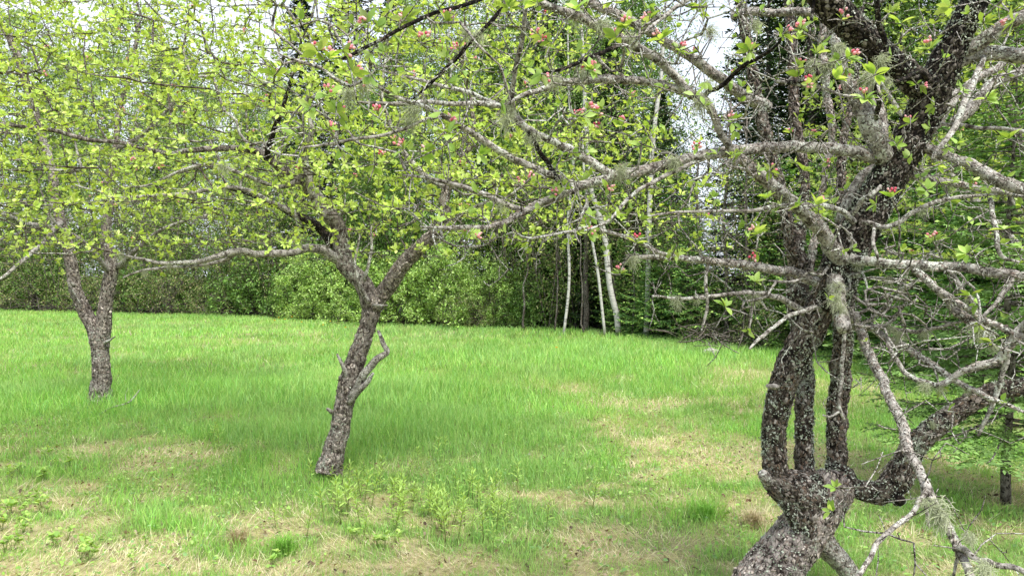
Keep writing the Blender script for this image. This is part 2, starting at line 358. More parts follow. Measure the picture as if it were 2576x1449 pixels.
def twigs(mbfat, mbthin, pos, par, chains, n0, rad, caprad, thin=0.006):
    if isinstance(mbfat, list):
        w = sorted([rad[c[1]] for c in chains], reverse=True); thin = max(thin, w[40]) if len(w) > 40 else thin
    for ch in chains:
        pts = pos[ch]; rr = rad[ch].copy(); rr[0] = rr[1]
        if ch[0] < n0: rr = np.minimum(rr, caprad[ch[0]] * 0.75)
        rr[-1] *= 0.6
        mbx = mbfat if rr[0] > thin else mbthin
        if isinstance(mbx, list): mbx.append(MB()); mbx = mbx[-1]
        tube(mbx, pts, rr, 5 if rr[0] > 0.012 else (4 if rr[0] > 0.004 else 3), cap=False)
def skel_of(splines, every=2, tips=None):
    sk = []; cap = []
    for sp, base in splines:
        tg = unit(np.gradient(sp[:, :3], axis=0)); L = np.concatenate([[0], np.cumsum(np.linalg.norm(np.diff(sp[:, :3], axis=0), axis=1))])
        for i in range(0, len(sp), every): sk.append((sp[i, :3], tg[i], base + L[i] * 0.5)); cap.append(sp[i, 3])
    return sk, np.array(cap)

# ------------------------------------------------------------------ ground
EDGE = np.array([G(x, y)[:2] for x, y in [(-500, 780), (0, 783), (300, 792), (600, 797), (800, 812), (1000, 822), (1300, 829), (1500, 840), (1700, 862),
                                          (1900, 886), (2100, 908), (2300, 938), (2576, 990), (3000, 1090)]])
def edge_y(x): return np.interp(np.asarray(x) / 1.0, EDGE[::1, 0], EDGE[:, 1])
# EDGE x is not monotonic in general: work with the bearing instead
EB = np.arctan2(EDGE[:, 0], EDGE[:, 1]); ED = np.hypot(EDGE[:, 0], EDGE[:, 1])
def edge_d(x, y): return np.interp(np.arctan2(x, y), EB, ED)
STRAW = [(1780, 1175, .9, .45, 1.1), (1950, 1130, .8, .5, .7), (1560, 1120, .7, .35, .5), (1250, 1385, .9, .25, .45), (520, 1375, .5, .3, .6), (900, 1430, 1.0, .2, .5), (300, 1420, .8, .2, .45), (120, 1440, .6, .2, .45),
         (140, 1240, .6, .4, .6), (520, 1160, .9, .5, .55), (380, 1060, .9, .4, .5), (700, 1130, .5, .4, .3), (1190, 945, 1.1, .8, .5), (1800, 950, 1.6, 1.2, .75), (1900, 1010, 1.0, .9, .8), (1600, 1030, 1.2, .5, .7),
         (1430, 985, .8, .8, .4), (2220, 1180, .8, .7, .7), (2250, 990, 1.2, 1.4, .6), (2450, 1330, .6, .4, .6), (2000, 930, 1.0, 1.0, .6), (1750, 1290, .5, .25, .45), (850, 1250, .4, .2, .4), (1600, 1370, .5, .2, .4), (700, 1300, .4, .2, .35), (1300, 1240, .3, .3, .35), (2000, 1250, .6, .3, .5)]
LUSH = [(840, 1165, .28, .22, .8), (255, 1000, .4, .3, .6), (1050, 1090, 1.1, .7, 1.1), (950, 1010, 1.6, 1.2, .9), (560, 1000, 2.0, .6, .9), (200, 1010, 2.0, .9, .9), (1500, 900, 4, 3, .6), (1300, 1190, .5, .35, .7), (1760, 1300, .22, .16, .9), (620, 1180, .4, .4, .5), (380, 1330, .4, .2, .6), (640, 1400, .2, .12, .7),
        (1700, 1230, .3, .2, .4), (1100, 1000, .8, .8, .5), (700, 1090, .8, .4, .4)]
def patch(L, x, y):
    t = np.zeros_like(x)
    for px, py, a, b, s in L:
        g = G(px, py); t += s * np.exp(-(((x - g[0]) / a) ** 2 + ((y - g[1]) / b) ** 2))
    return t
def straw(x, y):
    n = fbm(x * 1.3 + 40, y * 1.3 + 40, 3, 4) - 0.5; f = fbm(x * 5 + 9, y * 5 + 9, 8, 3) - 0.5
    near = np.clip((11.5 - y) / 7.5, 0, 1) * 0.13
    return np.clip(patch(STRAW, x, y) * .72 - patch(LUSH, x, y) * .8 + n * 1.7 + f * 2.6 + near + 0.12, 0, 1)
def ground_z(x, y): return 0.05 * (fbm(x * .5 + 20, y * .5 + 20, 21, 2) - 0.5) + 0.02 * (vnoise(x * 2.5, y * 2.5, 5) - .5)
def axis_pts(lo, hi, n, p=2.6):
    t = np.linspace(-1, 1, n); return np.where(t < 0, lo * np.abs(t) ** p, hi * np.abs(t) ** p)
gx = axis_pts(-300, 300, 321); gy = 6 + axis_pts(-60, 500, 361)
X, Y = np.meshgrid(gx, gy); Z = ground_z(X, Y); S = straw(X, Y)[..., None]
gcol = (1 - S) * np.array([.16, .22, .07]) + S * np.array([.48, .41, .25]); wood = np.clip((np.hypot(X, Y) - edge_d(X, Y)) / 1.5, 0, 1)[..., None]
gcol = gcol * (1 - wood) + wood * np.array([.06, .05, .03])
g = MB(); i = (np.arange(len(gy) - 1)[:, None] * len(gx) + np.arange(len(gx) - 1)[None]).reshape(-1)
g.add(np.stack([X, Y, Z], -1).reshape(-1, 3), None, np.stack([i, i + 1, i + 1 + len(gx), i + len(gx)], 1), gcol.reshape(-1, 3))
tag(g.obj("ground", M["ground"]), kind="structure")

# ------------------------------------------------------------------ grass
TRUNKS = [(G(833, 1160), .12), (G(252, 995), .2)]
def scatter(y0, y1, dens, spread=0.78):
    w1 = spread * y1 + 0.6; n = int(dens * (y1 - y0) * 2 * w1)
    y = rng.uniform(y0, y1, n); x = rng.uniform(-w1, w1, n); k = np.abs(x) < spread * y + 0.6
    x, y = x[k], y[k]; k = np.hypot(x, y) < edge_d(x, y) + 0.7
    return x[k], y[k]
def blades(mb, x, y, h, w, lean, C, curl, az=None):
    n = len(x); b = np.stack([x, y, ground_z(x, y) - 0.01], 1)
    az = rng.uniform(0, 2 * math.pi, n) if az is None else az
    dirn = np.stack([np.cos(az), np.sin(az), np.zeros(n)], 1); fa = rng.uniform(0, 2 * math.pi, n)
    s = np.stack([np.cos(fa), np.sin(fa), np.zeros(n)], 1) * (w / 2)[:, None]; h = h[:, None]; lean = lean[:, None]; curl = curl[:, None]
    m1 = b + UP * h * .5 * np.cos(lean) + dirn * h * .5 * np.sin(lean); l2 = lean + curl
    tp = m1 + UP * h * .5 * np.cos(l2) + dirn * h * .5 * np.sin(l2); tp[:, 2] = np.maximum(tp[:, 2], 0.01)
    V = np.stack([b - s, b + s, m1 + s * .8, m1 - s * .8, tp], 1).reshape(-1, 3); o = np.arange(n)[:, None] * 5
    T = np.concatenate([o + np.array([[0, 1, 2]]), o + np.array([[0, 2, 3]]), o + np.array([[3, 2, 4]])])
    mb.add(V, T, None, np.repeat(C, 5, 0))
GREENS = np.array([[.22, .46, .08], [.27, .51, .10], [.18, .40, .065], [.35, .54, .14], [.27, .51, .17], [.40, .55, .16]])
TANS = np.array([[.68, .61, .40], [.76, .70, .49], [.50, .42, .26], [.82, .77, .58], [.62, .63, .33]])
def mixcol(pal, n, v=.2, tone=None):
    c = pal[rng.integers(0, len(pal), n)] * (1 + rng.normal(size=(n, 1)) * v * .5)
    if tone is not None: c = c * tone[:, None]
    return np.clip(c, .004, .95)
gm = MB(); sm = MB()
for y0, y1, dg, ds, w in [(2.6, 4.2, 6500, 5200, .0032), (4.2, 6, 4200, 3000, .004), (6, 8.5, 2700, 1500, .005), (8.5, 12, 1350, 600, .007), (12, 18, 620, 170, .0105), (18, 34, 240, 26, .018)]:
    x, y = scatter(y0, y1, dg); s = straw(x, y); lu = patch(LUSH, x, y)
    k = rng.random(len(x)) > np.clip(s * .85 - .15, 0, .6); x, y, s, lu = x[k], y[k], s[k], lu[k]; n = len(x)
    tuft = fbm(x * 2.2, y * 2.2, 31, 3)
    far = np.clip((y - 5) / 5, 0, 1)
    h = (0.050 + 0.075 * far + .09 * np.clip(tuft - .35, 0, 1) + 0.10 * np.clip(lu, 0, 1)) * rng.uniform(.55, 1.35, n) * (1 - .35 * s)
    band = fbm(x * .35 + 7, y * .7 + 3, 77, 3)
    tone = .62 + .55 * band + .45 * fbm(x * 2.6, y * 1.8, 123, 3)
    C = mixcol(GREENS, n, .34, tone); yl = np.clip(s * .6, 0, .5)[:, None]; C = C * (1 - yl) + yl * np.array([.42, .50, .16])
    pale = np.clip((fbm(x * .8 + 3, y * .5, 55, 3) - .5) * 2.2, 0, .2)[:, None]; C = C * (1 - pale) + pale * np.array([.40, .58, .26])
    blades(gm, x, y, h, np.full(n, w) * rng.uniform(.7, 1.3, n), rng.uniform(0, .45, n), C, rng.uniform(0, .7, n))
    x, y = scatter(y0, y1, ds); s = straw(x, y); k = rng.random(len(x)) < s * 1.1 + .03; x, y = x[k], y[k]; n = len(x)
    sw = fbm(x * 1.5, y * 1.5, 91, 2) * 12
    blades(sm, x, y, rng.uniform(.03, .13, n) * np.clip(.7 + y * .06, 1, 1.7), np.full(n, w) * rng.uniform(.7, 1.2, n), rng.uniform(.6, 1.5, n), mixcol(TANS, n, .3), rng.uniform(0, .8, n), sw + rng.normal(size=n) * .9)
tag(gm.obj("grass", M["grass"], smooth=False), "bright green spring grass covering the orchard clearing", "grass", kind="stuff")
tag(sm.obj("dry_grass", M["grass"], smooth=False), "matted pale straw left from last year's grass", "grass", kind="stuff")

gc = MB(); x, y = scatter(2.8, 11, 520); k = rng.random(len(x)) < np.clip(fbm(x * 1.7 + 11, y * 1.7, 44, 3) * 2.2 - .75, .03, .9); x, y = x[k], y[k]; n = len(x); d = unit(np.stack([rng.normal(size=n), rng.normal(size=n), rng.normal(size=n) * .35 + .2], 1))
leaves(gc, np.stack([x, y, ground_z(x, y) + rng.uniform(.01, .08, n)], 1), d, unit(UP + rng.normal(size=(n, 3)) * .35), rng.uniform(.014, .034, n), rng.uniform(.012, .024, n), mixcol(np.array([[.30, .50, .12], [.22, .42, .09], [.38, .55, .18], [.20, .36, .13]]), n, .3), 1, .2)
tag(gc.obj("clover", M["weed"]), "small round clover and seedling leaves mixed low through the grass", "ground cover", kind="stuff")

# leaf litter: curled brown bits in the straw
lm = MB(); n = 3600; x, y = scatter(3, 10, 70); k = rng.random(len(x)) < straw(x, y) * 1.2 + .1; x, y = x[k][:n], y[k][:n]; n = len(x)
d = unit(np.stack([rng.normal(size=n), rng.normal(size=n), rng.normal(size=n) * .25], 1))
leaves(lm, np.stack([x, y, ground_z(x, y) + rng.uniform(.01, .05, n)], 1), d, unit(UP + rng.normal(size=(n, 3)) * .5), rng.uniform(.015, .04, n), rng.uniform(.01, .025, n),
       mixcol(np.array([[.16, .10, .06], [.28, .2, .13], [.10, .07, .05], [.4, .32, .25]]), n), 1, .5)
tag(lm.obj("leaf_litter", M["weed"]), "brown dead leaves scattered over the dry grass", "leaf litter", kind="stuff")

# ------------------------------------------------------------------ weeds, flowers
def make_shoot(seed, hgt, nl, tips=True):
    """upright goldenrod-like shoot with lance-shaped leaves"""
    r = np.random.default_rng(seed); st = MB(); lf = MB()
    lean = r.normal(size=2) * .12; zz = np.linspace(0, hgt, 6); pts = np.stack([lean[0] * zz, lean[1] * zz, zz], 1)
    tube(st, pts, np.linspace(.0035, .0018, 6), 4, col=(.16, .2, .06))
    t = np.linspace(.25, 1, nl) ** .8; b = np.stack([np.interp(t, np.linspace(0, 1, 6), pts[:, k]) for k in range(3)], 1)
    az = np.arange(nl) * 2.4 + r.uniform(0, 6); el = np.interp(t, [.25, 1], [.35, 1.15]) + r.normal(size=nl) * .12
    d = np.stack([np.cos(az) * np.cos(el), np.sin(az) * np.cos(el), np.sin(el)], 1); n = unit(UP * .9 + d * -.3 + r.normal(size=(nl, 3)) * .15)
    L = hgt * np.interp(t, [.25, .6, 1], [.22, .34, .24]) * r.uniform(.8, 1.15, nl)
    C = np.array([.38, .56, .15]) * (1 + r.normal(size=(nl, 1)) * .14)
    leaves(lf, b, d, n, L, L * .26, np.clip(C, 0, 1), 1, .3)
    return st, lf
protos = []
def plant_things(name, label, cat, group, specs, make, nproto=5):
    pr = []
    for i, (loc, sc, rz) in enumerate(specs):
        if i < nproto:
            st, lf = make(100 + i); t = thing(name, loc, label, cat, group, rz)
            m1 = bpy.data.objects.new("stem", st.mesh("stem")); m2 = bpy.data.objects.new("leaf_whorl", lf.mesh("leaf_whorl"))
            for m_, mt in ((m1, M["stem"]), (m2, M["weed"])): m_.data.materials.append(mt); COL.objects.link(m_); m_.parent = t
            t.scale = (sc,) * 3; pr.append(t)
        else:
            copy_tree(pr[i % nproto], None, loc, rz, (sc,) * 3)
sp = []
r_ = np.random.default_rng(5)
cl = [(1000, 1225, 130, 45, 30), (1130, 1270, 130, 50, 36), (1270, 1300, 90, 40, 10), (880, 1200, 70, 25, 8), (1060, 1140, 30, 30, 3), (560, 1110, 140, 40, 6), (1230, 1220, 80, 30, 5), (900, 1310, 120, 30, 8), (700, 1250, 250, 60, 8)]
for cx_, cy_, sx, sy, c in cl:
    for _ in range(c):
        q = G(cx_ + r_.normal() * sx, cy_ + abs(r_.normal()) * sy); q[2] = ground_z(q[0], q[1]); sp.append((tuple(q), r_.uniform(.55, 1.15), r_.uniform(0, 6.28)))
plant_things("goldenrod_shoot", "young lance-leaved green shoot standing in the weedy patch before the middle apple trunk", "wild plant", "leafy shoots in the weed patch", sp, lambda s: make_shoot(s, .20, 13))
# round-leaved herbs in the left foreground
def make_herb(seed):
    r = np.random.default_rng(seed); st = MB(); lf = MB()
    for k in range(5):
        a = r.uniform(0, 6.28); e = r.uniform(.1, .5); h = r.uniform(.06, .13); p = np.array([math.cos(a) * e * h, math.sin(a) * e * h, h])
        tube(st, np.array([[0, 0, 0], p * .5 + UP * .01, p]), [.0022, .0018, .0015], 4, col=(.2, .26, .08))
        rosettes(lf, p[None], unit(p + UP * .1)[None], (4, 6), (.03, .055), [(.30, .50, .12), (.42, .58, .16)], lod=1, wr=.62, r=r, open_=(.6, 1.3))
    return st, lf
sp = []
for px, py, c in [(60, 1200, 5), (160, 1170, 3), (40, 1330, 5), (110, 1290, 6), (170, 1390, 4), (215, 1400, 3), (30, 1390, 4), (1070, 1300, 3), (970, 1370, 3), (345, 1395, 2), (900, 1370, 2), (2010, 1330, 2), (60, 1270, 4), (1380, 1400, 2), (630, 1415, 1)]:
    for _ in range(c):
        q = G(px + r_.normal() * 28, py + r_.normal() * 16); q[2] = ground_z(q[0], q[1]); sp.append((tuple(q), r_.uniform(.45, .85), r_.uniform(0, 6.28)))
plant_things("broadleaf_herb", "low light-green herb with rounded leaves growing through the straw", "wild plant", "low broad-leaved herbs in the grass", sp, make_herb)
# coarse tussocks
def make_tussock(seed, green=True, n=260):
    r = np.random.default_rng(seed); m = MB(); az = r.uniform(0, 6.28, n); le = np.abs(r.normal(size=n)) * .5 + .1; h = r.uniform(.1, .22, n); b = np.zeros((n, 3)); b[:, 0] = r.normal(size=n) * .03; b[:, 1] = r.normal(size=n) * .03
    dd = np.stack([np.cos(az), np.sin(az), 0 * az], 1); s = np.stack([-np.sin(az), np.cos(az), 0 * az], 1) * .002
    p1 = b + dd * (h * .5 * np.sin(le))[:, None] + UP * (h * .5 * np.cos(le))[:, None]; l2 = le + .8; p2 = p1 + dd * (h * .5 * np.sin(l2))[:, None] + UP * (h * .5 * np.cos(l2))[:, None]; p2[:, 2] = np.maximum(p2[:, 2], .01)
    V = np.stack([b - s, b + s, p1 + s, p1 - s, p2], 1).reshape(-1, 3); o = np.arange(n)[:, None] * 5
    C = np.clip((np.array([.20, .42, .06]) if green else np.array([.5, .42, .28])) * (1 + r.normal(size=(n, 1)) * .2), .01, 1)
    m.add(V, np.concatenate([o + np.array([[0, 1, 2]]), o + np.array([[0, 2, 3]]), o + np.array([[3, 2, 4]])]), None, np.repeat(C, 5, 0)); return m
for px, py, gr, sc, lab in [(715, 1395, True, .85, "dark green spiky tussock low in the foreground straw"), (1770, 1312, True, .85, "deep green fine tussock in front of the bare straw patch"), (1895, 1330, False, .85, "tan starry dead tussock left of the forked trunk"),
                            (600, 1370, False, .8, "bleached mound of straw beside the dark green tussock")]:
    q = G(px, py); q[2] = ground_z(q[0], q[1]); o = make_tussock(px, gr).obj("grass_tussock", M["grass"], smooth=False); o.location = q; o.scale = (sc,) * 3; tag(o, lab, "grass tussock")
# dandelions
m0 = None
for px, py in [(700, 818), (718, 823), (735, 816), (760, 832), (812, 838), (830, 829), (868, 845), (905, 840), (975, 903), (1400, 905), (690, 826)]:
    q = G(px, py); q[2] = ground_z(q[0], q[1])
    if m0 is None:
        m0 = thing("dandelion", q, "tiny yellow dandelion in the far grass near the field edge", "flower", "yellow dandelions in the far grass")
        s_ = MB(); tube(s_, np.array([[0, 0, 0], [.01, 0, .12], [.015, 0, .22]]), [.004, .003, .003], 4, col=(.2, .3, .08)); f_ = MB()
        rosettes(f_, np.array([[.015, 0, .22]] * 3), np.array([[0, 0, 1.0]] * 3), (9, 10), (.025, .035), [(.85, .6, .03)], lod=0, wr=.4)
        for nm, mm, mt in (("stem", s_, M["stem"]), ("flower_head", f_, M["petal"])):
            o = bpy.data.objects.new(nm, mm.mesh(nm)); o.data.materials.append(mt); COL.objects.link(o); o.parent = m0
    else: copy_tree(m0, None, q, rng.uniform(0, 6))
# fallen branch, stone, stick pile
fb = thing("fallen_branch", G(300, 1035), "thin lichen-grey fallen branch lying in the grass near the left apple trunk", "branch")
m = MB(); sp_ = spline([[*(G(x, y) + UP * z), r] for x, y, z, r in [(246, 1052, .03, .004), (280, 1040, .07, .008), (312, 1034, .08, .011), (330, 1028, .10, .011), (352, 1010, .15, .008)]], 4); tube(m, sp_[:, :3], sp_[:, 3], 6, .2); m.obj("bough", M["bark_limb"], fb)
m = MB(); sp_ = spline([[*(G(x, y) + UP * z), r] for x, y, z, r in [(318, 1034, .08, .005), (316, 1018, .12, .004), (322, 1008, .16, .002)]], 3); tube(m, sp_[:, :3], sp_[:, 3], 5); m.obj("side_twig", M["bark_limb"], fb)
def stone(px, py, s, lab, name="stone"):
    m = MB(); u = np.linspace(0, math.pi, 9)[1:-1]; v = np.linspace(0, 2 * math.pi, 13)[:-1]; q = G(px, py)
    V = np.array([[math.sin(a) * math.cos(b), math.sin(a) * math.sin(b) * .8, math.cos(a) * .6] for a in u for b in v]); V *= s * (1 + .35 * (vnoise(V[:, 0] * 2 + 9, V[:, 1] * 2 + V[:, 2] * 2 + 9, px)[:, None] - .5)); V = np.vstack([V, [[0, 0, s * .6], [0, 0, -s * .6]]])
    Q = [[i * 12 + j, (i + 1) * 12 + j, (i + 1) * 12 + (j + 1) % 12, i * 12 + (j + 1) % 12] for i in range(6) for j in range(12)]; T = [[84, j, (j + 1) % 12] for j in range(12)] + [[85, 72 + (j + 1) % 12, 72 + j] for j in range(12)]
    m.add(V, T, Q, (.42, .40, .38)); o = m.obj(name, M["ground"]); o.location = q + UP * s * .3; tag(o, lab, "stone")
stone(1790, 893, .16, "pale grey stone at the woodland edge beneath the sky gap")
stone(1330, 1145, .02, "small white pebble on the grass right of the middle trunk"); 
for px, py, L_, n_, lab in [(520, 790, 1.6, 46, "tangled pile of grey dead branches at the far field edge"), (1840, 880, 1.2, 60, "brushy heap of dead twigs at the woodland edge beneath the sky gap"), (110, 785, 1.8, 40, "low heap of dead brush at the far left field edge")]:
    q = G(px, py); q[1] += .3; o = thing("brush_pile", q, lab, "brush pile"); m = MB(); r = np.random.default_rng(px)
    for _ in range(n_):
        a = r.uniform(0, 3.14); p = q + np.array([r.normal() * L_ * .5, r.normal() * .4, r.uniform(.05, .45)]); dv = np.array([math.cos(a), math.sin(a), r.normal() * .35]) * r.uniform(.3, .8) * L_ * .6
        sp_ = spline([[*(p - dv), .006], [*(p + r.normal(size=3) * .08), .012], [*(p + dv), .004]], 4); sp_[:, 2] = np.maximum(sp_[:, 2], 0.01); tube(m, sp_[:, :3], sp_[:, 3] * 1.2, 4)
    tag(m.obj("dead_branches", M["bark_wood"], o), kind="stuff")

# ------------------------------------------------------------------ apple trees
def bud_proto(seed):
    r = np.random.default_rng(seed); m = MB(); k = r.integers(4, 7)
    for i in range(k):
        a = r.uniform(0, 6.28); e = r.uniform(.1, .75); L = r.uniform(.018, .032); d = np.array([math.cos(a) * math.sin(e), math.sin(a) * math.sin(e), math.cos(e)])
        tube(m, np.array([d * 0, d * L * .6, d * L]), [.0011, .0011, .0016], 4, col=(.28, .34, .12))
        rr = r.uniform(.0035, .006); pc = np.array([[.84, .32, .38], [.68, .12, .18], [.90, .58, .60], [.86, .45, .48]])[r.integers(0, 4)]
        zz = np.array([-1, -.6, 0, .6, 1.0]); tube(m, d * L + d * rr * (zz[:, None] * 1.15 + .8), rr * np.array([.25, .8, 1.0, .72, .15]), 6, col=pc)
    return m.mesh("blossom_cluster")
BUDS = [bud_proto(k) for k in range(6)]
for b in BUDS: b.materials.append(M["petal"])
def tuft_proto(seed, L=.03, n=130):
    r = np.random.default_rng(seed); m = MB()
    for _ in range(n):
        d = unit(r.normal(size=3) + np.array([0, 0, -.5])); p0 = r.normal(size=3) * L * .22; l = L * r.uniform(.4, 1.3); s = np.linspace(0, 1, 5)[:, None]
        pts = p0 + d * l * s + np.array([0, 0, -1]) * l * .4 * s ** 2 + r.normal(size=(5, 3)) * l * .09
        tube(m, pts, np.full(5, .00055), 3, cap=False, col=np.array([.58, .62, .42]) * r.uniform(.8, 1.25))
    return m.mesh("lichen_tuft")
TUFTS = [tuft_proto(k) for k in range(4)]
for b in TUFTS: b.materials.append(M["lichen"])
def place(mesh, name, root, p, ax, s, r):
    o = bpy.data.objects.new(name, mesh); COL.objects.link(o); o.parent = root; o.location = Vector(p) - root.location
    q = Vector(ax).to_track_quat('Z', 'Y'); e = q.to_euler(); o.rotation_euler = e; o.scale = (s,) * 3
    return o
APPLE = [(.48, .63, .13), (.56, .70, .19), (.38, .54, .11), (.66, .77, .27), (.50, .65, .15)]
APPLE_NEAR = [(.32, .48, .11), (.40, .56, .14), (.26, .42, .09), (.48, .62, .22)]
WF = dict(trunk=.83, stem=.77, hub=.9, trunk_upper=.82)
def flakes(dst, src, n, size, lift, pal, lich, r, lich_amt=.5):
    """loose bark plates and leafy lichen standing off the surface of a tube"""
    V = np.concatenate(src.V); Q = np.concatenate(src.Q); a, b, c, d = V[Q[:, 0]], V[Q[:, 1]], V[Q[:, 2]], V[Q[:, 3]]
    nr = np.cross(b - a, d - a); A = np.linalg.norm(nr, axis=1); k = r.choice(len(Q), n, p=A / A.sum()); u, v = r.random((n, 1)), r.random((n, 1))
    p = a[k] * (1 - u) * (1 - v) + b[k] * u * (1 - v) + c[k] * u * v + d[k] * (1 - u) * v; nn = unit(nr[k]); tg = unit(d[k] - a[k])
    L = vnoise(p[:, 0] * 9 + p[:, 2] * 5 + 40, p[:, 2] * 9 + p[:, 1] * 7 + 40, 3) * .6 + vnoise(p[:, 0] * 30 + 70, p[:, 2] * 30 + p[:, 1] * 20 + 70, 4) * .4 > (1 - lich_amt * .75)
    ax = unit(tg + r.normal(size=(n, 3)) * np.where(L, 2.0, .35)[:, None]); nf = unit(nn + r.normal(size=(n, 3)) * np.where(L, .5, .28)[:, None]); sd, nf = basis(ax, nf); ax = np.cross(nf, sd)
    h = r.uniform(size[0], size[1], n) * np.where(L, .55, 1); w = h * r.uniform(.35, .7, n); base = p + nn * (r.uniform(lift[0], lift[1], n))[:, None]
    ang = np.linspace(0, 2 * math.pi, 7)[:-1]; R_ = r.uniform(.6, 1.15, (n, 6)); ring = base[:, None] + R_[..., None] * (np.cos(ang)[None, :, None] * ax[:, None] * h[:, None, None] + np.sin(ang)[None, :, None] * sd[:, None] * w[:, None, None]) * .5 - (nn * (h * .12)[:, None])[:, None]
    VV = np.concatenate([base[:, None], ring], 1).reshape(-1, 3); T_ = np.array([[0, i + 1, (i + 1) % 6 + 1] for i in range(6)]); TT = (T_[None] + (np.arange(n) * 7)[:, None, None]).reshape(-1, 3)
    C = np.where(L[:, None], np.array(lich)[r.integers(0, len(lich), n)], np.array(pal)[r.integers(0, len(pal), n)]) * (1 + r.normal(size=(n, 1)) * .2)
    dst.add(VV, TT, None, np.repeat(np.clip(C, .004, .9), 7, 0))
LICH = [(.38, .41, .34), (.30, .34, .27), (.46, .48, .41), (.34, .38, .28)]
def apple_tree(root, limbs, targets, bark_thin, leaf_prob, leaf_len, seed, cols, lod=1, nbud=60, bud_side=None, step=.12, r0=.0016, wig=.3, spur=.35, tufts=12, base_len=.9, alpha=.22, maxlen=1.6, leaf_where=None, cnt=(4, 7), thin_name="twigs", bud_scale=1.0, extra_buds=(), fl=None):
    """limbs: list of (name, material, spline, sides, rough, pathbase).  grows twigs to targets, hangs leaves, buds and lichen on them"""
    r = np.random.default_rng(seed); FM = MB()
    for nm, mt, sp, sides, rough, pb in limbs:
        mb = MB(); tube(mb, sp[:, :3], sp[:, 3] * WF.get(nm, 1.0), sides, rough * (.7 if nm in WF else 1)); mb.obj(nm, mt, root)
        if fl and (nm in WF or sp[:, 3].mean() > fl[5]):
            area = float((np.linalg.norm(np.diff(sp[:, :3], axis=0), axis=1) * sp[1:, 3]).sum() * 6.28); thick = nm in WF or mt is not M["bark_limb"]
            flakes(FM, mb, int(area * fl[0] * (1 if thick else .6)), fl[1] if thick else (fl[1][0] * .6, fl[1][1] * .6), fl[2], fl[3][1 if mt is M["bark_dark"] else (2 if mt in (M["bark_plate"], M["bark_limb"]) else 0)], LICH, np.random.default_rng(len(FM.V) + seed), fl[4] * (.8 if nm == "trunk" else 1))
    if FM.n: tag(FM.obj("bark_flakes", M["stem"], root, smooth=False), kind="stuff")
    sk, cap = skel_of([(l[2], l[5]) for l in limbs if l[5] is not None])
    pos, tan, par, chains, n0 = grow(sk, targets, step, alpha, wig, .5, .1, seed, maxlen)
    rad = pipe(par, n0, r0); fat = []; thin = MB(); twigs(fat, thin, pos, par, chains, n0, rad, cap)
    # short spurs along the twigs
    tips = np.array([c[-1] for c in chains]); C = pos[tips]; A = unit(tan[tips] + UP * .5)
    nodes = np.concatenate([np.array(c[1:-1], int) for c in chains if len(c) > 2]); nodes = nodes[r.random(len(nodes)) < spur]
    q = r.normal(size=(len(nodes), 3)); tn = tan[nodes]; sd = unit(q - tn * np.sum(q * tn, 1, keepdims=True) + UP * .8); ln = r.uniform(.02, .07, (len(nodes), 1))
    P2 = pos[nodes] + sd * ln
    for a, b, k in zip(pos[nodes], P2, nodes): tube(thin, np.array([a, (a + b) / 2 + r.normal(size=3) * .006, b]), [.002, .0022, .0018], 3, cap=False)
    for b_ in fat: b_.obj("branch", M["bark_limb"], root)
    if thin.n: tag(thin.obj(thin_name, bark_thin, root), kind="stuff")
    C = np.vstack([C, P2]); A = np.vstack([A, sd]); pr = np.full(len(C), leaf_prob) if leaf_where is None else leaf_where(C) * leaf_prob
    k = r.random(len(C)) < pr; C, A = C[k], A[k]
    lf = MB(); rosettes(lf, C, A, cnt, leaf_len, cols, lod=lod, r=r)
    if lf.n: tag(lf.obj("leaves", M["leaf"], root), kind="stuff")
    bp = []
    if len(C) and nbud:
        w = np.ones(len(C)) if bud_side is None else bud_side(C); w = w / w.sum(); ids = r.choice(len(C), min(nbud, (w > 0).sum()), replace=False, p=w)
        for i in ids: bp.append((C[i], A[i]))
    for i, (c, a) in enumerate(bp): place(BUDS[i % 6], "blossom_cluster", root, c, a, r.uniform(.8, 1.25) * bud_scale, r)
    ln = [l[2] for l in limbs if l[5] is not None and l[2][:, 3].mean() < .03]
    for i in range(tufts):
        sp = ln[r.integers(len(ln))] if len(ln) else limbs[0][2]; j = r.integers(len(sp)); p = sp[j, :3]
        place(TUFTS[i % 4], "lichen_tuft", root, p - UP * sp[j, 3] * .5, (r.normal() * .3, r.normal() * .3, 1), r.uniform(.5, 1.2), r)
    return pos, n0
def ellip(c, rr, n, seed, zmin, shell=.0, f=None, tier=.0):
    r = np.random.default_rng(seed); o = []
    while len(o) < n:
        p = r.uniform(-1, 1, (n * 3, 3)); q = np.linalg.norm(p, axis=1); p = p[(q < 1) & (r.random(len(p)) < shell + (1 - shell) * q ** 1.2)] * np.array(rr) + np.array(c); p = p[p[:, 2] > zmin]
        if f is not None: p = p[f(p)]
        o.extend(list(p))
    o = np.array(o[:n])
    if tier: z = o[:, 2] + .25 * vnoise(o[:, 0] * 1.1 + 30, o[:, 1] * 1.1 + 30, seed); o[:, 2] += (np.round(z / tier) * tier - z) * .85
    return o
def vis(p, x0=-350, x1=2900, y0=-350, y1=1500):
    """is it near what the photograph looks at"""
    d = np.maximum(p[:, 1], .1); x = CX + p[:, 0] / d * F; y = HZ - (p[:, 2] - EYE) / d * F
    return (x > x0) & (x < x1) & (y > y0) & (y < y1)
def T(rows, per=5, gn=.25, seed=None):
    return gnarl(spline(trace(rows), per), gn * (1.5 if rows[0][3] < 40 else .5), int(rows[0][0] + rows[-1][1]) if seed is None else seed)

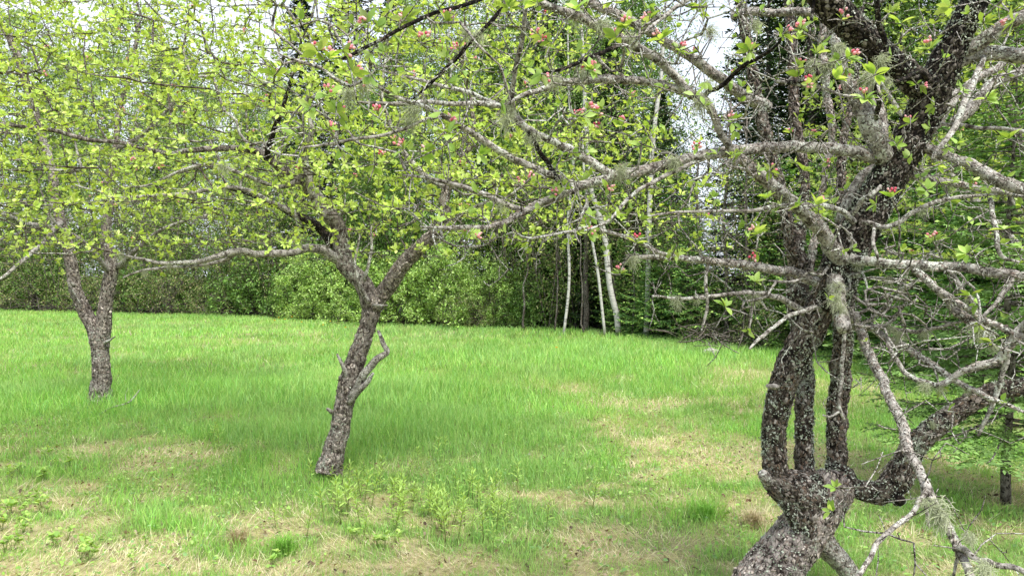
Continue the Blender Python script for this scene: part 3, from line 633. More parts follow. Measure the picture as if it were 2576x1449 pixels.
PAL2 = [[(.34, .29, .25), (.26, .215, .18), (.42, .37, .33), (.14, .11, .09)]] * 3
PAL = [[(.115, .095, .08), (.17, .145, .125), (.045, .036, .03), (.30, .27, .24), (.14, .10, .075)], [(.055, .045, .037), (.10, .083, .068), (.025, .02, .016), (.21, .185, .16)], [(.36, .31, .27), (.28, .23, .20), (.44, .39, .35), (.16, .12, .10)]]

# --- middle apple tree
root = thing("apple_tree", G(833, 1160), "middle apple tree with one leaning forked trunk and a wide yellow-green crown", "tree")
D = 5.9
mid = [
 ("trunk", M["bark_mid"], T([(826, 1190, D, 84), (835, 1150, D, 70), (852, 1090, D, 60), (868, 1010, D, 58), (886, 935, D, 62), (905, 880, D, 56), (925, 820, D, 50), (937, 775, D, 58), (940, 745, D, 56)], 12, .1), 20, .22, None),
 ("limb", M["bark_mid"], T([(938, 770, D, 50), (960, 742, D, 42), (985, 708, D - .05, 40), (1020, 660, D - .1, 38), (1060, 618, D - .15, 36), (1098, 585, D - .2, 32), (1122, 545, D - .3, 28), (1118, 500, D - .3, 25), (1140, 440, D - .3, 22), (1175, 385, D - .4, 16), (1190, 330, D - .4, 12), (1185, 250, D - .4, 8)], 6, .15), 12, .18, .8),
 ("limb", M["bark_mid"], T([(936, 768, D, 52), (915, 715, D, 46), (880, 682, D, 44), (862, 650, D, 44), (858, 605, D, 42), (850, 568, D - .05, 38), (822, 530, D - .1, 36), (790, 488, D - .1, 34), (750, 450, D - .2, 30), (712, 425, D - .2, 26), (680, 402, D - .3, 22), (640, 380, D - .3, 18), (560, 374, D - .4, 15), (480, 379, D - .5, 14), (427, 388, D - .5, 13), (356, 373, D - .6, 12), (302, 359, D - .6, 11), (220, 352, D - .7, 11), (140, 330, D - .8, 11), (60, 320, D - .9, 10), (0, 312, D - 1, 9), (-90, 300, D - 1, 7)], 5, .2), 12, .18, .8),
 ("limb", M["bark_dark"], T([(858, 640, D, 30), (836, 612, D + .05, 26), (816, 590, D + .1, 24), (789, 560, D + .1, 22), (747, 546, D + .2, 18), (693, 518, D + .3, 13), (630, 490, D + .3, 10), (560, 470, D + .3, 7)], 5, .2), 9, .15, 1.0),
 ("limb", M["bark_limb"], T([(852, 652, D, 28), (820, 632, D - .1, 25), (782, 627, D - .2, 22), (729, 632, D - .3, 20), (640, 639, D - .4, 18), (597, 632, D - .5, 18), (533, 650, D - .6, 14), (480, 660, D - .6, 12), (409, 664, D - .7, 10), (356, 653, D - .7, 8), (295, 639, D - .8, 6)], 5, .3), 9, .15, 1.0),
 ("limb", M["bark_limb"], T([(600, 634, D - .5, 12), (533, 664, D - .5, 10), (462, 674, D - .6, 9), (409, 676, D - .6, 8), (360, 680, D - .6, 7), (310, 700, D - .6, 4)], 5, .4), 6, .1, 1.3),
 ("limb", M["bark_limb"], T([(826, 552, D - .1, 24), (797, 515, D - .2, 22), (775, 445, D - .3, 20), (765, 391, D - .3, 16), (785, 330, D - .4, 13), (770, 260, D - .4, 10), (790, 180, D - .5, 7), (780, 90, D - .5, 5)], 5, .2), 8, .15, .9),
 ("limb", M["bark_dark"], T([(672, 405, D - .3, 16), (676, 370, D - .4, 15), (686, 331, D - .4, 14), (708, 284, D - .5, 12), (722, 245, D - .5, 10), (735, 180, D - .6, 8), (760, 100, D - .6, 5)], 5, .2), 8, .1, 1.2),
 ("limb", M["bark_limb"], T([(760, 455, D - .2, 16), (700, 470, D - .3, 12), (604, 395 + 45, D - .6, 10), (533, 413, D - .7, 9), (462, 430, D - .8, 8), (373, 466, D - .9, 6), (300, 470, D - 1, 4)], 5, .3), 6, .1, 1.2),
 ("limb", M["bark_limb"], T([(745, 545, D + .1, 14), (670, 500, D, 12), (587, 472, D, 11), (462, 486, D - .1, 10), (373, 493, D - .1, 9), (284, 498, D - .2, 8), (249, 482, D - .2, 6), (190, 466, D - .2, 4)], 5, .3), 6, .1, 1.2),
 ("limb", M["bark_limb"], T([(1100, 585, D - .2, 14), (1135, 560, D - .4, 12), (1200, 520, D - .6, 10), (1270, 500, D - .8, 8), (1360, 430, D - .9, 6), (1440, 400, D - 1, 4)], 5, .3), 6, .1, 1.3),
 ("limb", M["bark_limb"], T([(1118, 470, D - .3, 18), (1072, 440, D - .2, 15), (1020, 390, D - .1, 12), (985, 320, D, 10), (960, 240, D, 8), (970, 150, D, 6)], 5, .3), 7, .1, 1.2),
 ("dead_stub", M["bark_limb"], T([(885, 1000, D - .06, 24), (910, 950, D - .12, 22), (940, 908, D - .15, 20), (972, 888, D - .15, 15), (962, 860, D - .15, 12), (951, 832, D - .15, 7)], 5, .2), 8, .3, None),
 ("dead_stub", M["bark_limb"], T([(878, 1012, D - .05, 18), (902, 982, D - .1, 17), (926, 955, D - .15, 13), (938, 940, D - .16, 8)], 5, .2), 8, .3, None),
 ("dead_stub", M["bark_limb"], T([(875, 950, D - .05, 14), (862, 920, D - .1, 11), (848, 890, D - .1, 5)], 4, .2), 6, .2, None),
 ("dead_stub", M["bark_mid"], T([(842, 1040, D - .02, 14), (830, 1033, D - .08, 10), (822, 1028, D - .08, 7)], 4, .1), 6, .2, None),
 ("dead_twig", M["bark_limb"], T([(915, 705, D - .05, 12), (928, 670, D - .1, 9), (933, 620, D - .1, 8), (934, 570, D - .1, 4)], 4, .5), 5, .1, None),
 ("dead_twig", M["bark_limb"], T([(928, 760, D - .1, 16), (908, 725, D - .12, 12), (897, 690, D - .15, 9), (895, 640, D - .15, 7), (905, 590, D - .15, 4)], 4, .5), 5, .1, None),
 ("dead_twig", M["bark_limb"], T([(940, 768, D - .12, 9), (960, 770, D - .2, 7), (975, 768, D - .2, 3)], 4, .2), 5, .1, None),
]
tg = np.vstack([ellip((-1.9, 5.9, 1.9), (3.7, 1.9, 2.4), 5200, 1, 1.74, .1, vis, .26), ellip((-.2, 5.4, 1.9), (1.9, 1.1, .9), 330, 2, 1.86, .1, vis)])
dxy = lambda C: np.interp(C[:, 0], [-6, -.3, .6, 2.5], [1, 1, .55, .35])
tg = tg[(rng.random(len(tg)) < dxy(tg))]
apple_tree(root, mid, tg, M["bark_twig"], .95, (.024, .044), 21, APPLE, 1, 95, None, .11, .0021, .5, .8, 26, alpha=.2, maxlen=1.2, leaf_where=lambda C: np.interp(C[:, 2], [1.7, 2.3], [.35, 1]), bud_scale=1.1, cnt=(5, 8), fl=(1500, (.02, .05), (.001, .005), PAL2, .30, .04))

# --- left apple tree
root = thing("apple_tree", G(252, 995), "left apple tree whose upright trunk splits into a V behind the hanging leaves", "tree")
D = 9.2
lef = [
 ("trunk", M["bark_mid"], T([(249, 1012, D, 74), (253, 985, D, 62), (255, 930, D, 52), (252, 880, D, 50), (250, 848, D, 56), (250, 830, D, 54)], 12, .1), 20, .18, None),
 ("limb", M["bark_mid"], T([(247, 862, D, 40), (235, 822, D, 36), (210, 775, D, 33), (190, 730, D, 30), (184, 690, D, 29), (176, 640, D, 28), (165, 600, D, 26), (152, 555, D, 24), (142, 500, D, 22), (130, 430, D, 20), (105, 340, D + .2, 19), (62, 200, D + .3, 18), (40, 130, D + .3, 16), (0, 55, D + .3, 13), (-40, -20, D + .3, 10)], 5, .15), 10, .15, .9),
 ("limb", M["bark_mid"], T([(254, 862, D, 40), (262, 812, D, 36), (266, 760, D, 33), (276, 700, D, 33), (281, 665, D, 30), (270, 620, D, 26), (268, 570, D, 24), (275, 520, D, 22), (272, 460, D, 19), (290, 380, D, 16), (300, 280, D, 13), (330, 180, D, 10), (350, 60, D, 8)], 5, .15), 10, .15, .9),
 ("limb", M["bark_limb"], T([(300, 670, D, 20), (330, 640, D - .2, 14), (390, 590, D - .4, 11), (450, 560, D - .6, 8), (520, 540, D - .7, 5)], 5, .2), 7, .1, 1.2),
 ("limb", M["bark_limb"], T([(160, 585, D, 20), (107, 571, D - .3, 16), (70, 562, D - .6, 17), (36, 550, D - .8, 16), (0, 536, D - 1, 15), (-60, 520, D - 1.1, 12)], 5, .2), 8, .1, 1.1),
 ("limb", M["bark_limb"], T([(155, 560, D, 16), (135, 582, D - .4, 13), (107, 614, D - .6, 12), (53, 660, D - .9, 11), (0, 703, D - 1.1, 8), (-40, 730, D - 1.1, 6)], 5, .2), 6, .1, 1.3),
 ("limb", M["bark_limb"], T([(120, 572, D - .2, 14), (82, 574, D - .5, 11), (36, 593, D - .7, 9), (0, 603, D - .8, 7)], 5, .2), 6, .1, 1.3),
 ("limb", M["bark_limb"], T([(280, 690, D, 16), (240, 640, D - .3, 11), (200, 600, D - .5, 9), (150, 570, D - .6, 6), (90, 500, D - .8, 4)], 5, .2), 6, .1, 1.3),
 ("limb", M["bark_limb"], T([(290, 380, D, 12), (370, 330, D - .2, 10), (440, 250, D - .4, 8), (500, 150, D - .5, 6)], 5, .2), 6, .1, 1.2),
 ("dead_twig", M["bark_limb"], T([(262, 862, D - .05, 9), (276, 855, D - .1, 6), (290, 846, D - .1, 3)], 4, .2), 5, .1, None),
 ("dead_twig", M["bark_limb"], T([(188, 720, D - .05, 9), (170, 705, D - .1, 6), (205, 770, D - .1, 3)], 4, .2), 5, .1, None),
]
tg = ellip((-5.8, 9.2, 2.6), (3.7, 2.4, 3.3), 4200, 3, 1.75, .1, vis, .32)
apple_tree(root, lef, tg, M["bark_twig"], .9, (.026, .046), 22, [(.34, .48, .12), (.40, .55, .14), (.28, .42, .10), (.36, .50, .14)], 0, 60, None, .15, .0022, .5, .9, 10, alpha=.2, maxlen=1.6, bud_scale=1.3, leaf_where=lambda C: np.interp(C[:, 2], [1.8, 2.8], [.3, 1]), cnt=(5, 8), fl=(900, (.03, .07), (.001, .005), PAL2, .25, .05))

# --- apple tree behind on the right, its trunk outside the picture
root = thing("apple_tree", (5.6, 7.3, 0), "pale green apple tree behind the right edge, seen through the nearest tree's bare twigs", "tree")
rgt = [("trunk", M["bark_mid"], spline([[5.6, 7.3, -.1, .14], [5.5, 7.3, .6, .12], [5.35, 7.2, 1.2, .11], [5.2, 7.1, 1.8, .08], [4.9, 7, 2.5, .05], [4.6, 7, 3.3, .03]], 6), 12, .2, .5),
       ("limb", M["bark_limb"], spline([[5.35, 7.2, 1.2, .07], [4.8, 6.8, 1.8, .05], [4.2, 6.4, 2.3, .035], [3.5, 6.1, 2.6, .02]], 6), 8, .15, .8),
       ("limb", M["bark_limb"], spline([[5.35, 7.2, 1.3, .06], [4.9, 7.4, 2.0, .045], [4.2, 7.6, 2.9, .03], [3.7, 7.8, 3.8, .015]], 6), 8, .15, .8)]
tg = ellip((4.5, 6.9, 2.7), (1.9, 1.5, 1.6), 1300, 5, 1.6, .1, vis, .26)
apple_tree(root, rgt, tg, M["bark_twig"], 1.0, (.032, .052), 23, [(.40, .52, .14), (.48, .60, .18), (.33, .46, .12)], 0, 40, None, .14, .0022, .4, .7, 6, alpha=.2, maxlen=1.6, bud_scale=1.1)

# --- nearest apple tree (right foreground)
root = thing("apple_tree", G(2190, 1560) * np.array([1, 1, 0]), "nearest apple tree at the right, bare lichened limbs and three stems rising from one hub", "tree")
D = 3.6
B, Lb, Dk = M["bark_old"], M["bark_limb"], M["bark_dark"]
near = [
 ("trunk", M["bark_plate"], T([(1850, 1590, D, 190), (1885, 1520, D, 172), (1930, 1450, D, 160), (1985, 1380, D, 150), (2030, 1315, D, 142), (2060, 1270, D, 138), (2090, 1230, D, 130), (2100, 1200, D, 100)], 16, .05), 40, .2, None),
 ("hub", B, T([(1930, 1180, D - .03, 60), (1965, 1215, D - .04, 92), (2010, 1240, D - .03, 118), (2060, 1245, D, 122), (2105, 1225, D, 104), (2135, 1190, D + .02, 70)], 10, .05), 34, .22, None),
 ("cut_stub", Lb, T([(1950, 1215, D - .03, 40), (1930, 1205, D - .08, 30), (1915, 1188, D - .1, 22)], 4, .1), 10, .25, None),
 ("fallen_leg", Lb, T([(2020, 1330, D + .02, 60), (2058, 1350, D + .03, 56), (2090, 1385, D + .05, 54), (2125, 1425, D + .08, 48), (2165, 1480, D + .12, 44), (2200, 1530, D + .15, 40)], 8, .1), 18, .22, None),
 ("stem", B, T([(2010, 1330, D - .07, 44), (1992, 1275, D - .07, 62), (1962, 1215, D - .04, 76), (1950, 1160, D - .05, 76), (1946, 1090, D - .06, 74), (1958, 1020, D - .08, 80), (1975, 950, D - .1, 84), (2005, 885, D - .12, 88), (2040, 825, D - .14, 90), (2070, 760, D - .16, 92), (2098, 700, D - .2, 104), (2135, 625, D - .22, 110)], 12, .08), 36, .24, None),
 ("stem", B, T([(2030, 1345, D - .1, 36), (2040, 1280, D - .09, 50), (2028, 1205, D + .03, 58), (2022, 1130, D + .04, 58), (2024, 1050, D + .05, 56), (2026, 960, D + .06, 56), (2016, 880, D + .06, 58), (2008, 800, D + .06, 62), (2005, 720, D + .06, 66), (2010, 650, D + .06, 62)], 10, .08), 26, .16, .2),
 ("stem", B, T([(2060, 1320, D - .08, 34), (2082, 1262, D - .06, 56), (2100, 1205, D + .05, 66), (2104, 1150, D + .06, 60), (2104, 1080, D + .07, 60), (2110, 1000, D + .08, 62), (2116, 920, D + .06, 60), (2122, 840, D + .03, 60), (2125, 770, D, 64), (2130, 700, D - .05, 72)], 10, .08), 26, .18, None),
 ("trunk_upper", Dk, T([(2085, 780, D - .18, 92), (2105, 700, D - .2, 112), (2140, 620, D - .22, 116), (2190, 530, D - .25, 112), (2240, 440, D - .28, 104), (2285, 365, D - .32, 100), (2325, 285, D - .35, 108), (2352, 215, D - .4, 104), (2385, 140, D - .45, 88), (2420, 70, D - .5, 82), (2462, -20, D - .55, 78), (2500, -130, D - .6, 66), (2530, -260, D - .7, 50)], 14, .06), 44, .22, .3),
 ("limb", Dk, T([(2345, 235, D - .38, 70), (2300, 205, D - .42, 68), (2255, 165, D - .48, 64), (2205, 125, D - .54, 66), (2150, 75, D - .6, 68), (2095, 20, D - .66, 74), (2045, -50, D - .72, 72), (1990, -130, D - .8, 60)], 9, .1), 30, .2, .8),
 ("limb", Lb, T([(2360, 195, D - .4, 40), (2410, 155, D - .42, 38), (2460, 138, D - .44, 36), (2520, 136, D - .46, 36), (2600, 140, D - .5, 36), (2700, 120, D - .5, 30)], 7, .12), 16, .1, .8),
 ("limb", Lb, T([(2395, 150, D - .42, 24), (2440, 125, D - .46, 33), (2490, 88, D - .5, 34), (2540, 58, D - .54, 34), (2600, 25, D - .58, 32), (2700, -40, D - .6, 26)], 7, .12), 16, .08, .8),
 ("limb", Lb, T([(2335, 330, D - .2, 26), (2390, 262, D - .15, 26), (2420, 228, D - .12, 26), (2450, 205, D - .1, 20), (2500, 178, D - .1, 18), (2540, 150, D - .1, 16), (2620, 100, D - .1, 12)], 6, .2), 12, .12, .8),
 ("limb", Lb, T([(2400, 310, D + .3, 26), (2450, 260, D + .3, 28), (2500, 215, D + .3, 26), (2560, 180, D + .3, 22), (2640, 140, D + .3, 18)], 6, .2), 12, .1, .9),
 ("limb", Lb, T([(2250, 410, D - .26, 30), (2200, 394, D - .3, 32), (2150, 384, D - .34, 30), (2108, 377, D - .38, 28), (2055, 371, D - .42, 27), (2002, 369, D - .46, 27), (1945, 371, D - .5, 27), (1895, 374, D - .54, 27), (1840, 381, D - .58, 28), (1789, 388, D - .62, 26), (1717, 402, D - .66, 24), (1641, 423, D - .7, 25), (1580, 438, D - .74, 25), (1534, 448, D - .76, 25), (1463, 467, D - .8, 23), (1424, 484, D - .82, 22), (1357, 513, D - .86, 19), (1314, 536, D - .9, 17), (1268, 561, D - .94, 14), (1215, 572, D - .98, 12), (1161, 573, D - 1, 12), (1108, 573, D - 1.02, 10), (1058, 571, D - 1.04, 5)], 6, .14), 18, .1, .5),
 ("limb", Lb, T([(1330, 530, D - .9, 14), (1304, 528, D - .9, 15), (1250, 505, D - .92, 14), (1197, 482, D - .96, 13), (1126, 461, D - 1, 11), (1072, 447, D - 1.04, 9), (1015, 442, D - 1.06, 5)], 6, .25), 9, .14, 1.5),
 ("limb", Lb, T([(1545, 443, D - .76, 24), (1490, 412, D - .78, 22), (1428, 374, D - .8, 20), (1392, 358, D - .82, 19), (1357, 341, D - .84, 19), (1325, 325, D - .86, 20), (1300, 300, D - .88, 21), (1289, 275, D - .9, 20), (1287, 249, D - .92, 16), (1292, 196, D - .96, 12), (1303, 140, D - 1, 12), (1314, 90, D - 1.05, 12), (1322, 30, D - 1.1, 11), (1330, -40, D - 1.15, 9)], 6, .18), 12, .14, 1.4),
 ("limb", Dk, T([(1432, 482, D - .82, 22), (1412, 462, D - .83, 20), (1392, 435, D - .84, 16), (1370, 402, D - .84, 13), (1346, 356, D - .86, 13), (1328, 333, D - .87, 12)], 5, .25), 8, .15, 1.5),
 ("limb", Lb, T([(1450, 466, D - .8, 18), (1385, 441, D - .84, 18), (1321, 413, D - .9, 18), (1268, 389, D - .95, 17), (1214, 351, D - 1, 16), (1168, 322, D - 1.05, 15), (1108, 288, D - 1.1, 13), (1058, 267, D - 1.15, 11), (1001, 247, D - 1.2, 10), (944, 213, D - 1.25, 8), (928, 183, D - 1.3, 5)], 6, .18), 10, .12, 1.5),
 ("limb", Lb, T([(1284, 280, D - .9, 14), (1250, 268, D - .94, 14), (1179, 263, D - 1, 13), (1108, 261, D - 1.05, 12), (1036, 261, D - 1.1, 12), (965, 263, D - 1.15, 10), (901, 258, D - 1.2, 6)], 6, .25), 8, .14, 1.8),
 ("limb", Lb, T([(1288, 285, D - .9, 14), (1215, 249, D - .9, 13), (1161, 228, D - .92, 12), (1090, 210, D - .94, 10), (1030, 196, D - .96, 8), (965, 180, D - 1, 5)], 6, .25), 8, .14, 1.8),
 ("limb", Lb, T([(1715, 228, D - .62, 22), (1677, 217, D - .65, 20), (1605, 203, D - .7, 21), (1534, 197, D - .76, 21), (1463, 204, D - .82, 20), (1400, 212, D - .86, 18), (1357, 229, D - .9, 15), (1310, 241, D - .94, 11), (1280, 262, D - .96, 8)], 6, .2), 11, .14, 1.4),
 ("limb", Lb, T([(2140, 665, D - .24, 40), (2119, 655, D - .26, 44), (2094, 628, D - .3, 40), (2073, 589, D - .34, 36), (2037, 550, D - .4, 36), (1994, 511, D - .46, 34), (1945, 470, D - .52, 33), (1905, 435, D - .56, 30), (1870, 405, D - .6, 24), (1838, 375, D - .64, 19), (1812, 332, D - .66, 18), (1793, 287, D - .68, 19), (1768, 250, D - .66, 24), (1735, 235, D - .64, 24), (1700, 195, D - .66, 22), (1665, 160, D - .7, 22), (1630, 135, D - .74, 22), (1570, 103, D - .8, 23), (1517, 75, D - .86, 22), (1463, 46, D - .92, 22), (1392, 21, D - .98, 20), (1330, -5, D - 1.04, 18), (1250, -40, D - 1.1, 14)], 6, .14), 16, .12, .6),
 ("limb", Dk, T([(1768, 245, D - .66, 14), (1790, 228, D - .68, 12), (1820, 213, D - .7, 12), (1877, 164, D - .8, 11), (1931, 132, D - .9, 9), (1973, 96, D - 1, 6)], 6, .3), 8, .15, 1.3),
 ("limb", Lb, T([(1935, 272, D + .04, 26), (1913, 263, D, 27), (1870, 242, D - .06, 28), (1824, 206, D - .14, 27), (1770, 167, D - .2, 25), (1717, 132, D - .26, 24), (1677, 110, D - .3, 24), (1640, 85, D - .36, 23), (1570, 43, D - .42, 22), (1517, 21, D - .48, 20), (1440, -15, D - .5, 16)], 6, .16), 14, .12, 1.2),
 ("stem", B, T([(2010, 660, D + .06, 56), (2002, 620, D + .08, 50), (2022, 550, D + .1, 34), (2025, 500, D + .1, 28), (2024, 442, D + .12, 27), (2016, 385, D + .14, 28), (2001, 310, D + .16, 31), (1997, 237, D + .18, 30), (1993, 166, D + .2, 30), (1990, 95, D + .22, 28), (1985, 24, D + .24, 25), (1975, -80, D + .26, 20)], 7, .12), 16, .14, .5),
 ("stem", B, T([(2006, 670, D + .06, 50), (1992, 620, D + .02, 38), (1979, 545, D, 36), (1962, 470, D, 35), (1943, 398, D, 34), (1922, 318, D, 37), (1904, 249, D, 34), (1890, 170, D, 32), (1878, 90, D, 32), (1862, 12, D, 30), (1850, -80, D, 24)], 7, .12), 16, .14, .5),
 ("stem", Lb, T([(2030, 680, D + .1, 26), (2048, 620, D + .14, 22), (2059, 556, D + .18, 18), (2066, 500, D + .2, 17), (2074, 454, D + .22, 17), (2085, 400, D + .24, 18), (2095, 340, D + .24, 20), (2086, 260, D + .24, 22), (2076, 180, D + .24, 23), (2070, 90, D + .24, 22), (2062, 10, D + .24, 18), (2050, -70, D + .24, 15)], 6, .2), 12, .12, .8),
 ("stem", B, T([(2118, 760, D + .02, 40), (2112, 690, D + .05, 32), (2112, 620, D + .08, 28), (2116, 520, D + .1, 27), (2116, 440, D + .12, 26), (2119, 380, D + .14, 25), (2130, 312, D + .16, 22), (2150, 230, D + .18, 18), (2160, 130, D + .2, 14), (2170, 20, D + .22, 10)], 6, .15), 14, .14, .7),
 ("limb", Lb, T([(2112, 560, D - .1, 24), (2133, 503, D - .1, 26), (2154, 466, D - .1, 25), (2178, 436, D - .1, 23), (2209, 412, D - .1, 22), (2215, 350, D, 34), (2206, 290, D + .05, 36), (2200, 230, D + .1, 28), (2195, 150, D + .15, 20)], 6, .15), 14, .12, .9),
 ("limb", Lb, T([(2235, 405, D - .3, 50), (2220, 385, D - .32, 51), (2202, 347, D - .34, 50), (2185, 312, D - .36, 48), (2172, 280, D - .36, 42), (2148, 240, D - .36, 34), (2128, 201, D - .36, 31), (2116, 165, D - .36, 28), (2102, 110, D - .36, 24), (2090, 60, D - .36, 20), (2080, 0, D - .36, 18)], 7, .1), 18, .12, .8),
 ("limb", Lb, T([(2270, 375, D - .3, 30), (2300, 363, D - .34, 26), (2340, 378, D - .38, 24), (2375, 394, D - .42, 24), (2428, 409, D - .46, 24), (2464, 427, D - .5, 28), (2517, 459, D - .54, 31), (2576, 482, D - .58, 32), (2660, 520, D - .62, 30)], 6, .15), 14, .12, .7),
 ("limb", Lb, T([(2250, 430, D - .2, 18), (2293, 441, D - .16, 17), (2357, 455, D - .12, 17), (2428, 466, D - .1, 16), (2499, 480, D - .08, 15), (2600, 505, D - .05, 13)], 6, .2), 10, .14, .9),
 ("limb", Lb, T([(2140, 650, D - .3, 26), (2179, 658, D - .36, 25), (2233, 663, D - .4, 24), (2322, 671, D - .46, 25), (2410, 675, D - .5, 24), (2499, 686, D - .54, 24), (2580, 696, D - .56, 22), (2680, 705, D - .6, 18)], 6, .15), 14, .12, .7),
 ("limb", Lb, T([(2295, 672, D - .44, 18), (2309, 684, D - .46, 18), (2356, 727, D - .5, 18), (2403, 760, D - .54, 18), (2451, 789, D - .58, 17), (2498, 815, D - .6, 17), (2546, 838, D - .62, 16), (2620, 862, D - .64, 13)], 6, .2), 11, .14, 1.2),
 ("limb", Lb, T([(2360, 735, D - .4, 12), (2396, 772, D - .42, 23), (2427, 796, D - .46, 24), (2458, 824, D - .5, 23), (2484, 855, D - .54, 13), (2500, 870, D - .54, 6)], 5, .2), 11, .15, 1.4),
 ("limb", Lb, T([(2390, 680, D - .48, 12), (2422, 729, D - .5, 14), (2439, 755, D - .52, 15), (2455, 780, D - .54, 14), (2480, 820, D - .56, 12), (2505, 855, D - .56, 5)], 5, .2), 8, .15, 1.4),
 ("limb", Lb, T([(2140, 805, D - .1, 22), (2152, 812, D - .16, 24), (2169, 838, D - .24, 22), (2183, 888, D - .36, 22), (2215, 944, D - .5, 23), (2233, 986, D - .6, 22), (2272, 1075, D - .76, 25), (2293, 1146, D - .9, 26), (2329, 1217, D - 1, 22), (2368, 1299, D - 1.1, 22), (2414, 1381, D - 1.2, 22), (2445, 1460, D - 1.3, 20), (2470, 1530, D - 1.35, 14)], 7, .18), 16, .18, 1.2),
 ("limb", Lb, T([(2325, 1215, D - 1, 16), (2322, 1250, D - 1.05, 13), (2272, 1306, D - 1.15, 13), (2215, 1360, D - 1.25, 13), (2183, 1413, D - 1.3, 13), (2150, 1465, D - 1.4, 12)], 6, .3), 9, .22, 1.6),
 ("limb", Lb, T([(2405, 1372, D - 1.2, 18), (2432, 1388, D - 1.25, 17), (2481, 1408, D - 1.3, 15), (2535, 1424, D - 1.35, 15), (2600, 1445, D - 1.4, 12)], 6, .4), 9, .25, 1.8),
 ("limb", Lb, T([(2320, 1210, D - 1, 14), (2326, 1260, D - 1, 11), (2334, 1310, D - 1, 8), (2337, 1325, D - 1, 4)], 4, .3), 7, .2, None),
 ("limb", Lb, T([(2412, 1390, D - 1.2, 10), (2405, 1420, D - 1.2, 8), (2400, 1450, D - 1.2, 6)], 4, .3), 6, .2, None),
 ("limb", Lb, T([(2160, 815, D - .16, 18), (2190, 827, D - .2, 17), (2237, 853, D - .26, 17), (2285, 876, D - .32, 18), (2332, 910, D - .38, 17), (2380, 943, D - .44, 16), (2427, 969, D - .5, 15), (2481, 997, D - .56, 13), (2530, 1015, D - .6, 11), (2576, 1036, D - .64, 7)], 6, .2), 11, .18, 1.4),
 ("limb", Lb, T([(2600, 800, D - .7, 26), (2569, 829, D - .66, 28), (2546, 857, D - .64, 26), (2510, 903, D - .6, 22), (2439, 929, D - .56, 18), (2394, 950, D - .52, 16), (2356, 969, D - .5, 14), (2309, 955, D - .46, 13), (2273, 933, D - .42, 12), (2249, 900, D - .4, 12), (2237, 865, D - .36, 10), (2230, 848, D - .3, 8)], 6, .2), 10, .18, 1.5),
 ("limb", Lb, T([(2535, 890, D - .62, 14), (2529, 915, D - .6, 14), (2515, 960, D - .58, 13), (2505, 1000, D - .56, 12), (2480, 1050, D - .54, 10), (2460, 1095, D - .52, 8)], 5, .3), 8, .18, 1.6),
 ("limb", B, T([(2095, 1240, D + .02, 60), (2133, 1225, D, 46), (2179, 1236, D - .03, 52), (2218, 1237, D - .06, 60), (2252, 1212, D - .08, 68), (2279, 1164, D - .1, 62), (2306, 1118, D - .13, 55), (2350, 1075, D - .17, 52), (2410, 1033, D - .2, 48), (2464, 1001, D - .23, 46), (2517, 981, D - .26, 45), (2580, 972, D - .3, 42), (2680, 950, D - .33, 36)], 10, .06), 26, .14, 1.0),
 ("cut_stub", Dk, T([(2245, 1245, D - .06, 30), (2262, 1258, D - .14, 28), (2266, 1262, D - .155, 27)], 3, .0), 14, .05, None),
 ("cut_limb", Lb, T([(2100, 700, D - .24, 44), (2106, 735, D - .32, 40), (2110, 775, D - .4, 38), (2120, 815, D - .48, 36), (2124, 826, D - .5, 34)], 8, .1), 20, .3, .9),
 ("cut_stub", Lb, T([(2120, 800, D - .1, 24), (2138, 802, D - .2, 26), (2156, 798, D - .26, 25)], 4, .1), 12, .2, None),
 ("dead_twig", Lb, T([(2124, 820, D - .45, 9), (2119, 891, D - .45, 10), (2119, 944, D - .45, 9), (2108, 1022, D - .45, 9), (2129, 1060, D - .45, 5)], 6, .5), 7, .2, 1.8),
 ("dead_twig", Lb, T([(2112, 1035, D - .45, 6), (2090, 1048, D - .45, 7), (2070, 1044, D - .45, 4)], 4, .4), 6, .2, None),
 ("dead_twig", Lb, T([(1965, 975, D - .1, 16), (1945, 972, D - .16, 14), (1930, 970, D - .2, 10)], 3, .1), 8, .2, None),
 ("limb", Lb, T([(2075, 715, D - .16, 26), (2058, 709, D - .2, 26), (2001, 689, D - .26, 24), (1930, 674, D - .34, 22), (1859, 664, D - .42, 20), (1788, 657, D - .5, 18), (1717, 649, D - .56, 16), (1641, 647, D - .62, 14), (1577, 650, D - .68, 6)], 6, .2), 12, .15, 1.1),
 ("limb", Lb, T([(2045, 790, D - .12, 20), (2016, 777, D - .16, 18), (1966, 753, D - .24, 16), (1930, 745, D - .3, 14), (1888, 738, D - .36, 12), (1824, 742, D - .44, 10), (1717, 752, D - .56, 9), (1641, 745, D - .64, 5)], 6, .3), 9, .18, 1.2),
 ("limb", Lb, T([(2080, 775, D - .2, 12), (2048, 774, D - .24, 12), (1994, 792, D - .32, 11), (1948, 820, D - .4, 10), (1913, 849, D - .46, 10), (1888, 877, D - .5, 6)], 6, .3), 8, .2, 1.5),
 ("dead_twig", Lb, T([(1782, 658, D - .5, 9), (1774, 713, D - .5, 9), (1781, 767, D - .5, 9), (1763, 838, D - .5, 5)], 6, .5), 7, .2, 1.8),
 ("dead_twig", Lb, T([(1893, 738, D - .36, 8), (1915, 760, D - .3, 8), (1932, 782, D - .3, 5)], 4, .3), 6, .2, 1.8),
 ("limb", Lb, T([(2150, 560, D - .3, 16), (2119, 532, D - .34, 14), (2055, 518, D - .4, 14), (1994, 514, D - .46, 13), (1930, 523, D - .54, 11), (1859, 532, D - .6, 9), (1717, 533, D - .7, 7), (1610, 548, D - .8, 4)], 6, .3), 9, .15, 1.4),
 ("limb", Lb, T([(2140, 545, D - .3, 12), (2160, 515, D - .36, 13), (2190, 490, D - .4, 12), (2215, 470, D - .4, 8)], 5, .3), 8, .15, 1.4),
